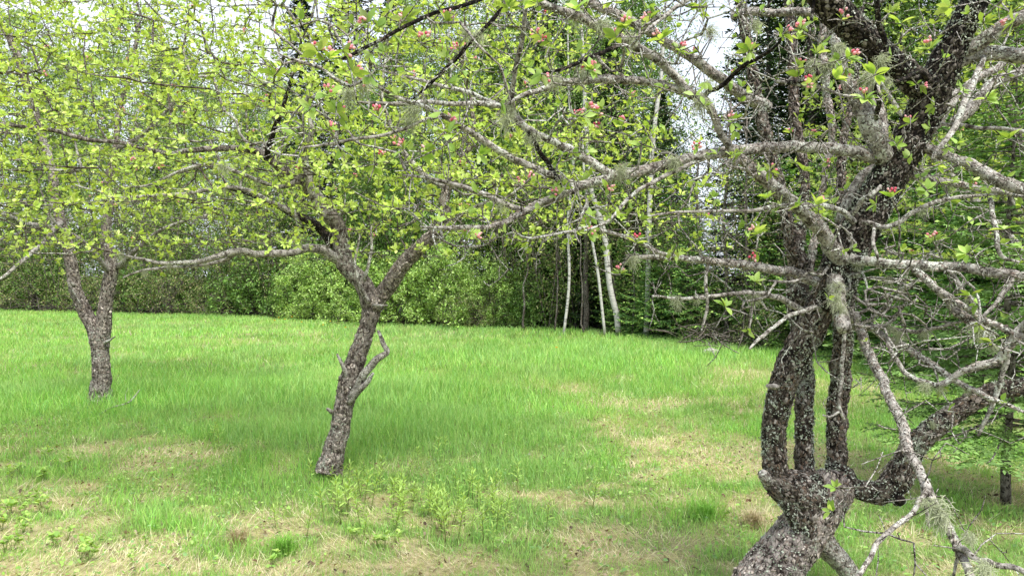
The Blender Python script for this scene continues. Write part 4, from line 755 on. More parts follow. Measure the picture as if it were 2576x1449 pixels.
 ("limb", Lb, T([(1820, 384, D - .6, 12), (1760, 405, D - .64, 11), (1690, 435, D - .7, 11), (1616, 472, D - .78, 10), (1567, 514, D - .84, 10), (1524, 561, D - .9, 8), (1470, 580, D - .95, 5)], 6, .3), 8, .15, 1.4),
 ("limb", Lb, T([(1740, 655, D - .56, 12), (1663, 638, D - .64, 11), (1595, 603, D - .74, 10), (1517, 582, D - .84, 10), (1481, 571, D - .9, 9), (1430, 583, D - .95, 7), (1330, 600, D - 1, 6), (1280, 570, D - 1.1, 4)], 6, .3), 8, .15, 1.5),
 ("limb", Lb, T([(2170, 560, D - .34, 12), (2240, 570, D - .4, 13), (2300, 535, D - .44, 13), (2360, 505, D - .46, 12), (2430, 495, D - .5, 10), (2510, 490, D - .52, 6)], 6, .3), 9, .15, 1.3),
 ("limb", Lb, T([(2200, 560, D - .3, 8), (2196, 600, D - .5, 9), (2206, 640, D - .55, 8), (2208, 660, D - .55, 4)], 4, .4), 7, .2, None),
 ("limb", Lb, T([(2475, 140, D - .45, 14), (2455, 190, D - .55, 15), (2425, 260, D - .62, 16), (2395, 330, D - .66, 15), (2360, 375, D - .7, 12), (2345, 400, D - .7, 8)], 6, .2), 10, .14, 1.2),
 ("limb", Lb, T([(2330, 310, D - .28, 10), (2400, 315, D - .3, 10), (2480, 322, D - .34, 10), (2560, 328, D - .36, 10), (2660, 340, D - .4, 8)], 6, .3), 8, .15, 1.3),
 ("limb", Lb, T([(2490, 500, D - .5, 12), (2505, 580, D - .56, 12), (2515, 640, D - .6, 10), (2560, 660, D - .6, 7)], 5, .4), 8, .2, 1.5),
 ("dead_twig", Lb, T([(2170, 760, D - .1, 9), (2237, 744, D - .2, 9), (2285, 718, D - .3, 7), (2330, 690, D - .3, 4)], 5, .4), 7, .2, 1.5),
 ("dead_twig", Lb, T([(2175, 812, D - .2, 10), (2226, 777, D - .26, 9), (2261, 739, D - .3, 8), (2296, 712, D - .34, 4)], 5, .4), 7, .2, 1.5),
 ("dead_twig", Lb, T([(2180, 822, D - .2, 11), (2228, 819, D - .26, 9), (2261, 784, D - .3, 8), (2284, 748, D - .34, 4)], 5, .4), 7, .2, 1.5),
 ("dead_twig", Lb, T([(2190, 820, D - .2, 12), (2240, 826, D - .26, 12), (2273, 834, D - .3, 11), (2332, 831, D - .36, 10), (2380, 817, D - .42, 9), (2430, 806, D - .46, 5)], 6, .4), 7, .2, 1.5),
 ("dead_twig", Lb, T([(2150, 700, D - .1, 8), (2190, 702, D - .2, 8), (2249, 701, D - .3, 8), (2328, 708, D - .4, 5)], 5, .4), 7, .2, 1.5),
 ("dead_twig", Lb, T([(2546, 690, D - .56, 12), (2530, 730, D - .56, 12), (2500, 770, D - .56, 10), (2470, 800, D - .56, 7)], 5, .3), 7, .2, 1.6),
 ("limb", Dk, T([(1268, 20, D - 1.3, 10), (1214, 78, D - 1.3, 10), (1161, 131, D - 1.3, 10), (1090, 203, D - 1.3, 9), (1040, 250, D - 1.3, 5)], 6, .3), 8, .12, 1.6),
 ("limb", Dk, T([(1230, -10, D - 1.2, 12), (1143, 18, D - 1.3, 10), (1037, 57, D - 1.4, 10), (948, 107, D - 1.45, 9), (900, 130, D - 1.5, 9), (859, 150, D - 1.5, 6)], 6, .3), 8, .12, 1.6),
 ("limb", Dk, T([(1565, 108, D - .8, 14), (1530, 125, D - .86, 11), (1499, 139, D - .9, 12), (1428, 170, D - .96, 9), (1367, 185, D - 1, 5)], 6, .3), 8, .2, 1.6),
 ("limb", Lb, T([(1770, -20, D - .7, 14), (1717, 7, D - .76, 12), (1659, 53, D - .84, 11), (1618, 82, D - .9, 7)], 6, .2), 8, .12, 1.4),
 ("limb", Lb, T([(1110, 290, D - 1.1, 10), (1054, 309, D - 1.15, 9), (983, 335, D - 1.2, 9), (859, 359, D - 1.3, 8), (760, 372, D - 1.4, 5)], 6, .3), 7, .12, 1.8),
 ("limb", Lb, T([(1840, 40, D - .2, 20), (1890, 30, D - .25, 20), (1960, 32, D - .3, 19), (2030, 28, D - .35, 19), (2100, 22, D - .4, 18)], 6, .1), 12, .08, .9),
 ("limb", Dk, T([(2055, -30, D - .7, 8), (2040, 60, D - .74, 8), (2036, 130, D - .76, 8), (2048, 165, D - .78, 9), (2066, 195, D - .8, 8)], 6, .3), 7, .12, 1.2),
 ("limb", Dk, T([(1960, 210, D - .6, 12), (2020, 205, D - .66, 14), (2060, 180, D - .7, 13), (2100, 155, D - .76, 11), (2125, 145, D - .8, 6)], 6, .3), 8, .15, 1.4),
 ("limb", Lb, T([(1950, 205, D - .6, 8), (2020, 215, D - .66, 10), (2080, 225, D - .7, 9), (2120, 240, D - .74, 8), (2180, 250, D - .8, 8), (2190, 215, D - .85, 6)], 6, .3), 8, .15, 1.4),
 ("limb", Dk, T([(2205, 300, D - .5, 12), (2210, 255, D - .6, 13), (2195, 200, D - .7, 14), (2225, 130, D - .75, 12), (2212, 60, D - .8, 14), (2200, -20, D - .85, 12)], 6, .3), 9, .18, 1.0),
 ("limb", Dk, T([(2345, 205, D - .5, 14), (2310, 180, D - .62, 11), (2280, 195, D - .7, 10), (2250, 205, D - .8, 8), (2235, 200, D - .85, 5)], 6, .3), 8, .18, 1.2),
]
# a few burls and cut ends on the old wood are part of its outline
tg_px = []
r_ = np.random.default_rng(77)
def add(n, x0, x1, y0, y1, d0, d1):
    for _ in range(n): tg_px.append(P(r_.uniform(x0, x1), r_.uniform(y0, y1), r_.uniform(d0, d1)))
add(190, 640, 1300, -120, 420, 2.0, 2.8); add(260, 1300, 1900, -150, 330, 2.2, 3.4); add(210, 1850, 2700, -200, 420, 2.3, 3.8); add(130, 1500, 2150, 380, 640, 2.5, 3.4)
add(160, 2200, 2700, 350, 760, 2.6, 4.0); add(150, 2180, 2680, 680, 930, 2.5, 3.7); add(12, 2250, 2650, 930, 1100, 2.5, 3.2); add(14, 1600, 2000, 640, 860, 2.7, 3.3); add(60, 1000, 1500, 420, 620, 2.2, 3.0); add(90, 800, 2900, -600, -100, 2.0, 4.2)
HERO = [(2128, 148, 2.1), (2340, 125, 2.2), (2052, 208, 2.5), (1968, 88, 2.4), (2015, 78, 2.6), (1903, 592, 2.4), (2052, 517, 2.6), (1936, 432, 2.6), (2243, 498, 2.7), (1842, 308, 2.6), (2352, 607, 2.8), (2472, 62, 2.7), (2552, 55, 2.4), (2292, 312, 2.8), (2176, 250, 2.5),
        (2008, 196, 2.5), (1885, 130, 2.5), (1662, 102, 2.3), (1574, 74, 2.2), (1362, 95, 2.2), (1385, 110, 2.3), (1488, 178, 2.5), (1362, 186, 2.5), (1632, 60, 2.4), (1703, 128, 2.5), (1552, 95, 2.3), (1492, 296, 2.5), (1562, 318, 2.6), (1450, 300, 2.5), (1488, 545, 2.7), (1500, 300, 2.5),
        (1480, 582, 2.7), (1600, 612, 2.7), (1560, 690, 2.8), (800, 132, 1.95), (828, 152, 2.0), (690, 192, 2.3), (822, 238, 2.1), (930, 190, 2.2), (885, 185, 2.1), (1017, 378, 2.3), (1066, 382, 2.3), (1132, 322, 2.4), (845, 282, 2.2), (952, 296, 2.2), (1122, 58, 2.2), (1060, 108, 2.2),
        (1010, 48, 2.2), (926, 62, 2.1), (1282, 22, 2.2), (2526, 578, 2.5), (2572, 622, 2.4), (2432, 640, 2.7), (2497, 862, 2.3), (2440, 745, 2.6), (1824, 772, 2.9), (1930, 500, 2.6), (2200, 190, 2.3), (2100, 200, 2.4), (2265, 60, 2.4), (2390, 20, 2.4), (1760, 20, 2.5), (1700, 0, 2.4), (2060, 540, 2.7),
        (1450, 25, 2.3), (1540, 5, 2.3), (1350, 10, 2.2), (1770, 470, 2.7), (1690, 640, 2.8), (2020, 430, 2.8), (1900, 710, 2.9), (2540, 350, 2.6), (2480, 250, 2.7), (2330, 480, 2.8), (2100, 300, 2.6), (1860, 395, 2.7), (2010, 520, 2.7)]
for nm_, mt_, sp_, _, _, pb_ in near:
    if pb_ is None or sp_[:, 3].mean() > .045: continue
    L_ = np.linalg.norm(np.diff(sp_[:, :3], axis=0), axis=1).sum()
    for _ in range(int(L_ * 34)):
        p_ = sp_[r_.integers(len(sp_)), :3]; q_ = r_.normal(size=3); tg_px.append(p_ + q_ / np.linalg.norm(q_) * r_.uniform(.06, .26) + np.array([0, 0, r_.uniform(-.05, .08)]))
hero = np.array([P(*h) for h in HERO])
tg = np.vstack([hero, np.array(tg_px)])
lw = lambda C: np.where(C[:, 2] > 1.68, .15, .02) * np.where((C[:, 0] > 1.2) & (C[:, 2] < 1.95), .6, 1)
apple_tree(root, near, tg, M["bark_pale"], 1.0, (.022, .042), 31, APPLE_NEAR, 2, 50, lambda C: (C[:, 2] > 1.65) * 1.0, .085, .0023, .65, .4, 30, alpha=.1, maxlen=1.0, leaf_where=lw, cnt=(3, 6), bud_scale=.9, fl=(6500, (.012, .034), (.001, .006), PAL, .62, .013))
lf = MB(); ax = unit(np.random.default_rng(3).normal(size=(len(hero), 3)) * .5 + UP * .9)
rosettes(lf, hero, ax, (6, 8), (.030, .050), APPLE_NEAR, lod=2, r=np.random.default_rng(4), open_=(.7, 1.5)); tag(lf.obj("foreground_leaves", M["leaf"], root), kind="stuff")
for i, (p, a) in enumerate(zip(hero[:50], ax[:50])): place(BUDS[i % 6], "blossom_cluster", root, p + a * .004, a, .95, r_)
for i, (x, y, d, s) in enumerate([(1272, 300, 2.68, 1.6), (1280, 262, 2.68, 1.2), (1040, 275, 2.45, 1.6), (1030, 305, 2.5, 1.5), (915, 212, 2.3, 1.4), (880, 235, 2.3, 1.5), (1400, 200, 2.7, 1.4), (1465, 185, 2.75, 1.2), (1560, 425, 2.8, 1.5), (1700, 405, 2.9, 1.5), (1760, 255, 2.9, 1.8), (1780, 210, 2.9, 1.4),
        (1450, 40, 2.7, 1.5), (1510, 60, 2.7, 1.6), (1590, 90, 2.8, 1.3), (2190, 190, 2.7, 1.7), (2215, 150, 2.7, 1.4), (2110, 120, 2.9, 1.5), (1785, 75, 3.0, 1.5), (1900, 60, 3.1, 1.4), (2360, 1275, 2.45, 2.1), (2370, 1300, 2.45, 1.8), (2480, 1425, 2.2, 1.7), (2440, 1350, 2.35, 1.2), (2465, 830, 2.95, 1.7),
        (2345, 1065, 3.3, .8), (2260, 840, 3.3, 1.3), (2240, 825, 3.3, 1.2), (2108, 720, 3.2, 1.5), (2104, 750, 3.15, 1.5), (2115, 770, 3.15, 1.3), (560, 415, 5, 2.2), (1590, 650, 2.9, 1.3), (1170, 80, 2.3, 1), (2330, 970, 3.1, 1.2)]):
    place(TUFTS[i % 4], "lichen_tuft", root, P(x, y, d - .02), (r_.normal() * .3, r_.normal() * .3, 1), s * .8, r_)

# ------------------------------------------------------------------ woodland prototypes
LEAFY = 2.7
def woodland_tree(seed, h, rad, zlo, ntar, leafn, leaf_len, cols, name, label, cat, trunk_r=.09, mat=None, lean=0.0, group=None, lod=0, droop=False, nstem=1):
    r = np.random.default_rng(seed); t = thing(name, (0, 0, 0), label, cat, group); limbs = []
    for s in range(nstem):
        o = r.normal(size=2) * .12 * (nstem > 1); dv = r.normal(size=2) * (.05 + .08 * (nstem > 1)) + np.array([lean, 0])
        zz = np.linspace(-.1, h * .97, 9); sp = np.stack([o[0] + dv[0] * zz + np.cumsum(r.normal(size=9)) * .04 * h / 12, o[1] + dv[1] * zz + np.cumsum(r.normal(size=9)) * .04 * h / 12, zz, trunk_r * (1 - zz / h * .93)], 1)
        limbs.append(spline(sp, 4))
    mb = MB(); [tube(mb, l[:, :3], l[:, 3], 8, .08) for l in limbs]; mb.obj("trunk", mat or M["bark_wood"], t)
    z = zlo + (h - zlo) * r.beta(1.25, 1.25, ntar); f = np.sin(np.clip((z - zlo) / (h - zlo), 0.03, .98) * math.pi * .93 + .12) ** .7; a = r.uniform(0, 6.28, ntar); q = rad * np.clip(f, .15, 1) * np.sqrt(r.uniform(.05, 1, ntar)) * (.7 + .6 * vnoise(a * 1.3 + 5, z * .8, seed))
    tg = np.stack([np.cos(a) * q, np.sin(a) * q, z], 1); sk, cap = skel_of([(l, 0) for l in limbs], 1)
    sk = [(p, tt, 0) for p, tt, _ in sk]
    pos, tan, par, chains, n0 = grow(sk, tg, .35, .35, .25, .4, -.15 if droop else .25, seed, 6); rr = pipe(par, n0, .006, 2.3); fat = MB(); twigs(fat, fat, pos, par, chains, n0, rr, cap); tag(fat.obj("branches", M["bark_wood"] if mat is None else M["bark_twig"], t), kind="stuff")
    nodes = np.concatenate([np.array(c[2:] if len(c) > 3 else c[1:], int) for c in chains]); L = MB(); leafn = int(leafn * LEAFY); m = len(nodes) * leafn; b = np.repeat(pos[nodes], leafn, 0) + r.normal(size=(m, 3)) * np.array([.2, .2, .17])
    cl = np.repeat(r.normal(size=(len(nodes), 1)) * .16, leafn, 0); d = unit(r.normal(size=(m, 3)) + np.array([0, 0, -.6 if droop else .1])); n = unit(UP * .8 + r.normal(size=(m, 3)) * .7)
    C = np.asarray(cols)[r.integers(0, len(cols), m)] * (1 + cl + r.normal(size=(m, 1)) * .18); ll = r.uniform(leaf_len * .6, leaf_len * 1.2, m); leaves(L, b, d, n, ll, ll * .62, np.clip(C, .004, 1), lod); tag(L.obj("crown", M["far_leaf"], t), kind="stuff")
    return t
def spruce(seed, h, rad, name, label, cat="tree", group=None, cols=((.030, .060, .022), (.042, .085, .028), (.022, .045, .018)), z0=.3, nb=110, fine=.075, step=.11, trunk_r=None, gap=0., tipcol=None, bare=0.0, wr_=.5):
    r = np.random.default_rng(seed); t = thing(name, (0, 0, 0), label, cat, group); mb = MB(); zz = np.linspace(-.1, h, 8); sp = spline(np.stack([r.normal(size=8) * .015, r.normal(size=8) * .015, zz, (trunk_r or .011 * h + .015) * (1 - zz / h * .95)], 1), 4)
    tube(mb, sp[:, :3], sp[:, 3], 8, .05); mb.obj("trunk", M["bark_wood"], t); br = MB(); nd = MB()
    B_, Dv, Nn, LL, CC = [], [], [], [], []
    for k in range(nb):
        z = z0 + (h - z0) * (1 - (1 - (k + r.uniform(0, 1)) / nb) ** 1.0); f = (1 - (z - z0) / (h - z0 + .1)); R = rad * (f ** .8) * r.uniform(.7, 1.15) + .08; a = k * 2.4 + r.normal() * .3
        if r.random() < gap: continue
        dr = np.array([math.cos(a), math.sin(a), 0]); s = np.linspace(0, 1, max(5, int(R / step))); rise = .18 - .3 * f; pts = np.array([0, 0, z]) + dr * (s * R)[:, None] + UP * (rise * R * s - .18 * R * s ** 2 * f + .22 * R * s ** 3)[:, None]
        tube(br, pts, np.linspace(.004 + .008 * R, .002, len(s)), 4, cap=False)
        if z < bare: continue
        tg_ = unit(np.gradient(pts, axis=0)); side = np.cross(tg_, UP)
        for i in range(1, len(s)):
            if s[i] < .12: continue
            for sg in (-1, 1):
                l = R * .42 * (1 - s[i] * .75) * r.uniform(.6, 1.15) + .05; n_ = max(2, int(l / fine)); u = (np.arange(n_) + .5) / n_
                d0 = unit(side[i] * sg + tg_[i] * .75 + r.normal(size=3) * .12 - UP * .12); p = pts[i] + d0 * (u * l)[:, None] - UP * (u ** 2 * l * .12)[:, None]
                sd = np.cross(d0, UP); c = np.array(cols[r.integers(0, len(cols))]) * (1 + r.normal() * .15)
                for e in (-1, 1):
                    dd = unit(d0 * 1.0 + sd * e * .8 + r.normal(size=(n_, 3)) * .25); B_.append(p); Dv.append(dd); Nn.append(unit(UP + r.normal(size=(n_, 3)) * .35)); LL.append(np.full(n_, fine * 1.35) * r.uniform(.7, 1.2, n_))
                    cc = np.tile(c, (n_, 1)) * (1 + r.normal(size=(n_, 1)) * .12)
                    if tipcol is not None: cc = np.where((u > .7)[:, None] & (r.random((n_, 1)) < .5), np.array(tipcol), cc)
                    CC.append(cc)
    LL = np.concatenate(LL); leaves(nd, np.concatenate(B_), np.concatenate(Dv), np.concatenate(Nn), LL, LL * wr_, np.clip(np.concatenate(CC), .003, 1), 0, .1)
    tag(br.obj("branches", M["bark_wood"], t), kind="stuff"); tag(nd.obj("needles", M["needle"], t), kind="stuff"); return t
def bush(seed, h, w, ntar, leafn, leaf_len, cols, label, stems=9, name="bush"):
    r = np.random.default_rng(seed); t = thing(name, (0, 0, 0), label, "bush", "bushes along the field edge"); limbs = []; mb = MB()
    for s in range(stems):
        a = r.uniform(0, 6.28); q = r.uniform(.1, .8); zz = np.linspace(0, 1, 5); hh = h * r.uniform(.6, .95)
        sp = spline(np.stack([math.cos(a) * q * w * zz ** 1.3, math.sin(a) * q * w * zz ** 1.3 * .8, hh * zz, .018 * (1 - zz * .8)], 1), 3); sp[1:, :3] += r.normal(size=(len(sp) - 1, 3)) * .03; limbs.append(sp); tube(mb, sp[:, :3], sp[:, 3], 5, cap=False)
    tag(mb.obj("stems", M["bark_wood"], t), kind="stuff"); sk, cap = skel_of([(l, 0) for l in limbs], 2)
    p = r.uniform(-1, 1, (ntar * 5, 3)); p[:, 2] = np.abs(p[:, 2]); q = np.linalg.norm(p, axis=1); p = p[(q < 1) & (r.random(len(p)) < .25 + q)][:ntar]; a = np.arctan2(p[:, 1], p[:, 0]); p = p * np.array([w, w * .8, h]) * (.35 + 1.05 * vnoise(a * 1.6 + 7, p[:, 2] * 2.6 + 3, seed))[:, None]; p[:, 2] += .12
    pos, tan, par, chains, n0 = grow(sk, p, .2, .2, .35, .4, .1, seed, 3); rr = pipe(par, n0, .006, 2.4); fat = MB(); twigs(fat, fat, pos, par, chains, n0, rr, cap); tag(fat.obj("branches", M["bark_wood"], t), kind="stuff")
    nodes = np.concatenate([np.array(c[1:], int) for c in chains]); m = len(nodes) * leafn; L = MB(); b = np.repeat(pos[nodes], leafn, 0) + r.normal(size=(m, 3)) * .055; cl = np.repeat(r.normal(size=(len(nodes), 1)) * .25, leafn, 0)
    C = np.asarray(cols)[r.integers(0, len(cols), m)] * (1 + cl + r.normal(size=(m, 1)) * .16); ll = r.uniform(leaf_len * .6, leaf_len * 1.2, m); leaves(L, b, unit(r.normal(size=(m, 3)) + UP * .3), unit(UP + r.normal(size=(m, 3)) * .6), ll, ll * .55, np.clip(C, .004, 1), 0); tag(L.obj("foliage", M["far_leaf"], t), kind="stuff")
    return t
GF = [(.32, .50, .12), (.38, .56, .15), (.22, .38, .09), (.46, .62, .22)]
GD = [(.12, .24, .05), (.16, .29, .07), (.08, .17, .035), (.22, .36, .09)]
GY = [(.24, .37, .09), (.19, .31, .07), (.14, .24, .05), (.30, .44, .13)]
GT = [(.15, .28, .06), (.12, .23, .045), (.085, .17, .035), (.23, .37, .09)]
GO = [(.32, .37, .14), (.24, .31, .10), (.36, .33, .18)]
def put(proto, used, loc, rz, sc, label):
    if not used: used.append(1); proto.location = loc; proto.rotation_euler = (0, 0, rz); proto.scale = sc if hasattr(sc, '__len__') else (sc,) * 3; proto["label"] = label; return proto
    return copy_tree(proto, None, loc, rz, sc if hasattr(sc, '__len__') else (sc,) * 3, label)
def at(px, extra=0.0):
    """ground point `extra` metres beyond the field edge on the bearing of pixel px"""
    b = math.atan2((px - CX) / F, 1.0); d = float(np.interp(b, EB, ED)) + extra
    return (math.sin(b) * d, math.cos(b) * d, 0.0)

# bushes
tS = None
bA = bush(1, 2.7, 1.9, 420, 13, .085, GF, "x"); bB = bush(2, 2.2, 1.7, 330, 12, .085, GD, "x"); bC = bush(3, 2.3, 2.0, 420, 6, .06, GO + GD[:2], "x", 22, "thicket"); uA, uB, uC = [], [], []
for u, pr, px, ex, sc, lab in [
    (uC, bC, -60, .8, 1.3, "brown twiggy thicket at the far left edge of the field"), (uC, bC, 90, 1.0, 1.1, "brown twiggy thicket behind the fork of the left apple tree"), (uC, bC, 260, .9, 1.15, "thin brown thicket right of the left apple trunk"),
    (uC, bC, 420, .7, 1.05, "sparse twiggy thicket beside the dead brush pile"), (uC, bC, 560, 1.1, 1.1, "thin brown-green thicket beyond the dead brush pile"), (uB, bB, 160, 2.8, 1.5, "dark green bush deep behind the left apple tree"), (uB, bB, 360, 2.6, 1.4, "dark green bush behind the thin brown thicket"),
    (uB, bB, 20, 3, 1.5, "dark green bush at the far left behind the brown thicket"), (uB, bB, 640, 1.4, 1.35, "dark green bush just left of the middle apple trunk's leafy neighbours"), (uA, bA, 760, 1.3, .95, "leafy bush left of the middle apple trunk"), (uB, bB, 570, 3.4, 1.5, "deep green bush behind the far brush pile"),
    (uA, bA, 860, 1.2, 1.0, "bright leafy bush right behind the middle apple trunk"), (uB, bB, 810, 3.2, 1.5, "darker bush rising behind the middle apple trunk"), (uA, bA, 985, 1.1, 1.02, "big bright green bush right of the middle apple trunk"), (uA, bA, 1120, 1.4, 1.12, "tallest bright green bush at the centre of the field edge"),
    (uA, bA, 1240, 1.0, .9, "rounded bright bush behind the thin sapling"), (uB, bB, 1340, 1.1, .85, "low mid-green bush left of the birches"), (uB, bB, 1420, 2.0, .7, "low shaded bush at the foot of the birches"), (uB, bB, 1050, 3.2, 1.7, "dark bush towering behind the bright green bushes"),
    (uC, bC, 1200, .5, .7, "grey tangle of twigs in front of the bright bushes"), (uB, bB, 1810, 2.0, .75, "low green bush below the open patch of sky"), (uC, bC, 1780, .8, .45, "low brown thicket under the open patch of sky"), (uC, bC, 1930, .8, .55, "low twiggy thicket left of the forked stems"),
    (uB, bB, 2010, 1.4, .8, "green bush seen through the three forked stems"), (uA, bA, 2200, 3.4, .9, "green bush right behind the forked tree"), (uB, bB, 2700, 1.5, 1.2, "dark green bush beyond the right edge"), (uB, bB, 1700, 3.2, .8, "shaded bush between the birches and the sky gap")]:
    x, y, z = at(px, ex); put(pr, u, (x, y, z), rng.uniform(0, 6), (sc * rng.uniform(.92, 1.08), sc, sc * rng.uniform(.85, 1.15) * (1.2 if ex > 2 else 1)), lab)

# deciduous trees
tA = woodland_tree(41, 12.5, 3.0, 1.0, 700, 9, .10, GY, "leafy_tree", "x", "tree", .09, nstem=2, group="woodland trees beyond the field")
tB = woodland_tree(42, 13, 2.6, 0.8, 700, 11, .10, GT, "leafy_tree", "x", "tree", .10, group="woodland trees beyond the field")
tC = woodland_tree(43, 12, 2.3, 2.0, 560, 12, .09, GD, "leafy_tree", "x", "tree", .08, M["birch"], droop=True, group="woodland trees beyond the field")
tC.name = "birch_tree"; tC["category"] = "birch"
ua, ub, uc = [], [], []
for u, pr, px, ex, sc, lab in [
    (ua, tA, -120, 3, 1.1, "pale leafy tree far beyond the left edge of the field"), (ua, tA, 60, 4, 1.1, "pale leafy tree behind the left apple tree's left stem"), (ub, tB, 190, 7, 1.0, "fresh green tree behind the left apple tree's fork"), (ua, tA, 330, 5, 1.05, "pale leafy tree showing between the left and middle apple trees"),
    (ub, tB, 450, 9, .95, "fresh green tree beyond the dead brush pile"), (ua, tA, 590, 6, .9, "pale thin-leaved tree under the small sky gap at the upper left"), (ub, tB, 690, 4, .75, "mid-height green tree left of the dark spruces"), (ub, tB, 960, 3, .62, "short green tree between the two dark spruces"), (ua, tA, 1060, 6, 1.0, "pale leafy tree beyond the tallest bright bush"),
    (ua, tA, 1180, 5, 1.0, "pale leafy tree right of the dark spruces"), (ub, tB, 1290, 7, 1.0, "fresh green tree behind the rounded bright bush"), (ua, tA, 1420, 9, 1.05, "pale leafy tree high behind the birches"), (uc, tC, 1440, 3.5, .8, "birch with dark hanging leaves left of the white trunks"), (uc, tC, 1600, 5, .85, "birch with dark hanging leaves behind the white trunks"),
    (uc, tC, 1655, 4.6, .55, "short drooping birch at the left side of the sky gap"), (ub, tB, 2150, 9, .8, "fresh green tree behind the forked tree's main trunk"), (ua, tA, 2300, 6, .85, "pale leafy tree behind the long right-hand limb"), (ub, tB, 2480, 6, .8, "fresh green tree beyond the right-hand firs"), (ua, tA, 2650, 6, .8, "pale leafy tree beyond the right edge"), (ua, tA, 1960, 12, .85, "pale leafy tree right of the sky gap"),
    (uc, tC, 1350, 6, .85, "drooping birch between the bright bush and the white trunks"), (ub, tB, -250, 6, 1.1, "fresh green tree past the left edge"), (ua, tA, 820, 10, .9, "pale tree behind the dark spruces")]:
    x, y, z = at(px, ex); put(pr, u, (x, y, z), rng.uniform(0, 6), (sc, sc, sc * rng.uniform(.95, 1.05)), lab)

LEAFY = .8
tS = woodland_tree(44, 5.5, 1.5, .5, 330, 9, .085, GO + GT, "sapling_clump", "x", "sapling", .03, nstem=5, group="clumps of thin saplings at the field edge"); uS = []
for px, ex, sc, lab in [(-120, 1.2, 1.0, "clump of thin saplings past the far left thicket"), (40, 1.6, 1.05, "clump of thin saplings left of the left apple tree's fork"), (150, 1.0, .9, "clump of thin saplings behind the left apple tree's left stem"), (300, 1.8, 1.1, "clump of thin saplings just right of the left apple tree"), (390, .9, .8, "low clump of thin saplings left of the dead brush pile"),
                        (470, 2.0, 1.1, "tall clump of thin saplings behind the dead brush pile"), (590, 1.2, .95, "clump of thin saplings right of the dead brush pile"), (690, 1.8, 1.05, "clump of thin saplings left of the bright leafy bush"), (1300, 1.6, .95, "clump of thin saplings right of the rounded bright bush"), (1385, 1.0, .85, "clump of thin saplings left of the slender grey birch"),
                        (1450, 1.6, .95, "clump of thin saplings among the birch trunks"), (1570, 1.3, .8, "clump of thin saplings between the two white birches"), (1690, 1.0, .6, "low clump of saplings right of the upright birch"), (1900, 1.5, .8, "clump of thin saplings right of the brushy heap"), (930, 2.4, 1.0, "clump of thin saplings above the bright bush"), (2120, 2.0, .8, "clump of thin saplings behind the forked tree")]:
    x, y, z = at(px, ex); put(tS, uS, (x, y, z), rng.uniform(0, 6), sc, lab)

# white birch trunks, traced
def birch(rows, label, seed):
    sp = T(rows, 5, .13, seed); b = sp[0, :3].copy(); b[2] = 0; t = thing("birch_tree", b, label, "birch", "white birches at the field edge"); mb = MB(); tube(mb, sp[:, :3], sp[:, 3], 10, .04); mb.obj("trunk", M["birch"], t)
    r = np.random.default_rng(seed); n = 120; z = r.uniform(3.2, sp[-1, 2], n); c = np.stack([np.interp(z, sp[:, 2], sp[:, 0]), np.interp(z, sp[:, 2], sp[:, 1]), z], 1); q = r.normal(size=(n, 3)) * np.array([1.0, 1.0, .2]); tg = c + q + UP * .3
    sk, cap = skel_of([(sp, 0)], 1); sk = [(a, bb, 0) for a, bb, _ in sk]; pos, tan, par, chains, n0 = grow(sk, tg, .25, .3, .25, .3, .1, seed, 4); rr = pipe(par, n0, .005); f = MB(); twigs(f, f, pos, par, chains, n0, rr, cap); tag(f.obj("branches", M["bark_twig"], t), kind="stuff")
    nodes = np.concatenate([np.array(c_[2:], int) for c_ in chains]); m = len(nodes) * 9; L = MB(); ll = r.uniform(.04, .08, m)
    leaves(L, np.repeat(pos[nodes], 9, 0) + r.normal(size=(m, 3)) * .15, unit(r.normal(size=(m, 3)) - UP * .5), unit(UP + r.normal(size=(m, 3)) * .6), ll, ll * .65, np.clip(np.array(GD + GF)[r.integers(0, 8, m)] * (1 + r.normal(size=(m, 1)) * .2), .005, 1), 0); tag(L.obj("crown", M["far_leaf"], t), kind="stuff")
birch([(1556, 835, 19.2, 15), (1546, 775, 19.2, 15), (1531, 690, 19.2, 14), (1522, 600, 19.2, 14), (1500, 520, 19.2, 12), (1486, 470, 19.2, 11), (1476, 350, 19.2, 12), (1470, 200, 19.2, 9), (1462, 20, 19.2, 6), (1455, -150, 19.2, 3)], "leaning white birch, the whitest trunk at the field edge", 61)
birch([(1626, 845, 18.6, 14), (1628, 760, 18.6, 13), (1632, 650, 18.6, 13), (1633, 560, 18.6, 12), (1637, 450, 18.6, 12), (1646, 330, 18.6, 11), (1662, 200, 18.6, 9), (1672, 60, 18.6, 6), (1680, -120, 18.6, 3)], "upright white birch right of the leaning one", 62)
birch([(1418, 840, 19.5, 7), (1432, 700, 19.5, 7), (1428, 560, 19.5, 6), (1442, 420, 19.5, 7), (1432, 250, 19.5, 5), (1428, 60, 19.5, 3)], "slender grey birch left of the leaning white one", 63)
birch([(1522, 842, 19.0, 7), (1506, 700, 19.0, 7), (1486, 580, 19.0, 6), (1470, 450, 19.0, 6), (1465, 330, 19.0, 4)], "thin pale pole birch close behind the leaning white one", 64)
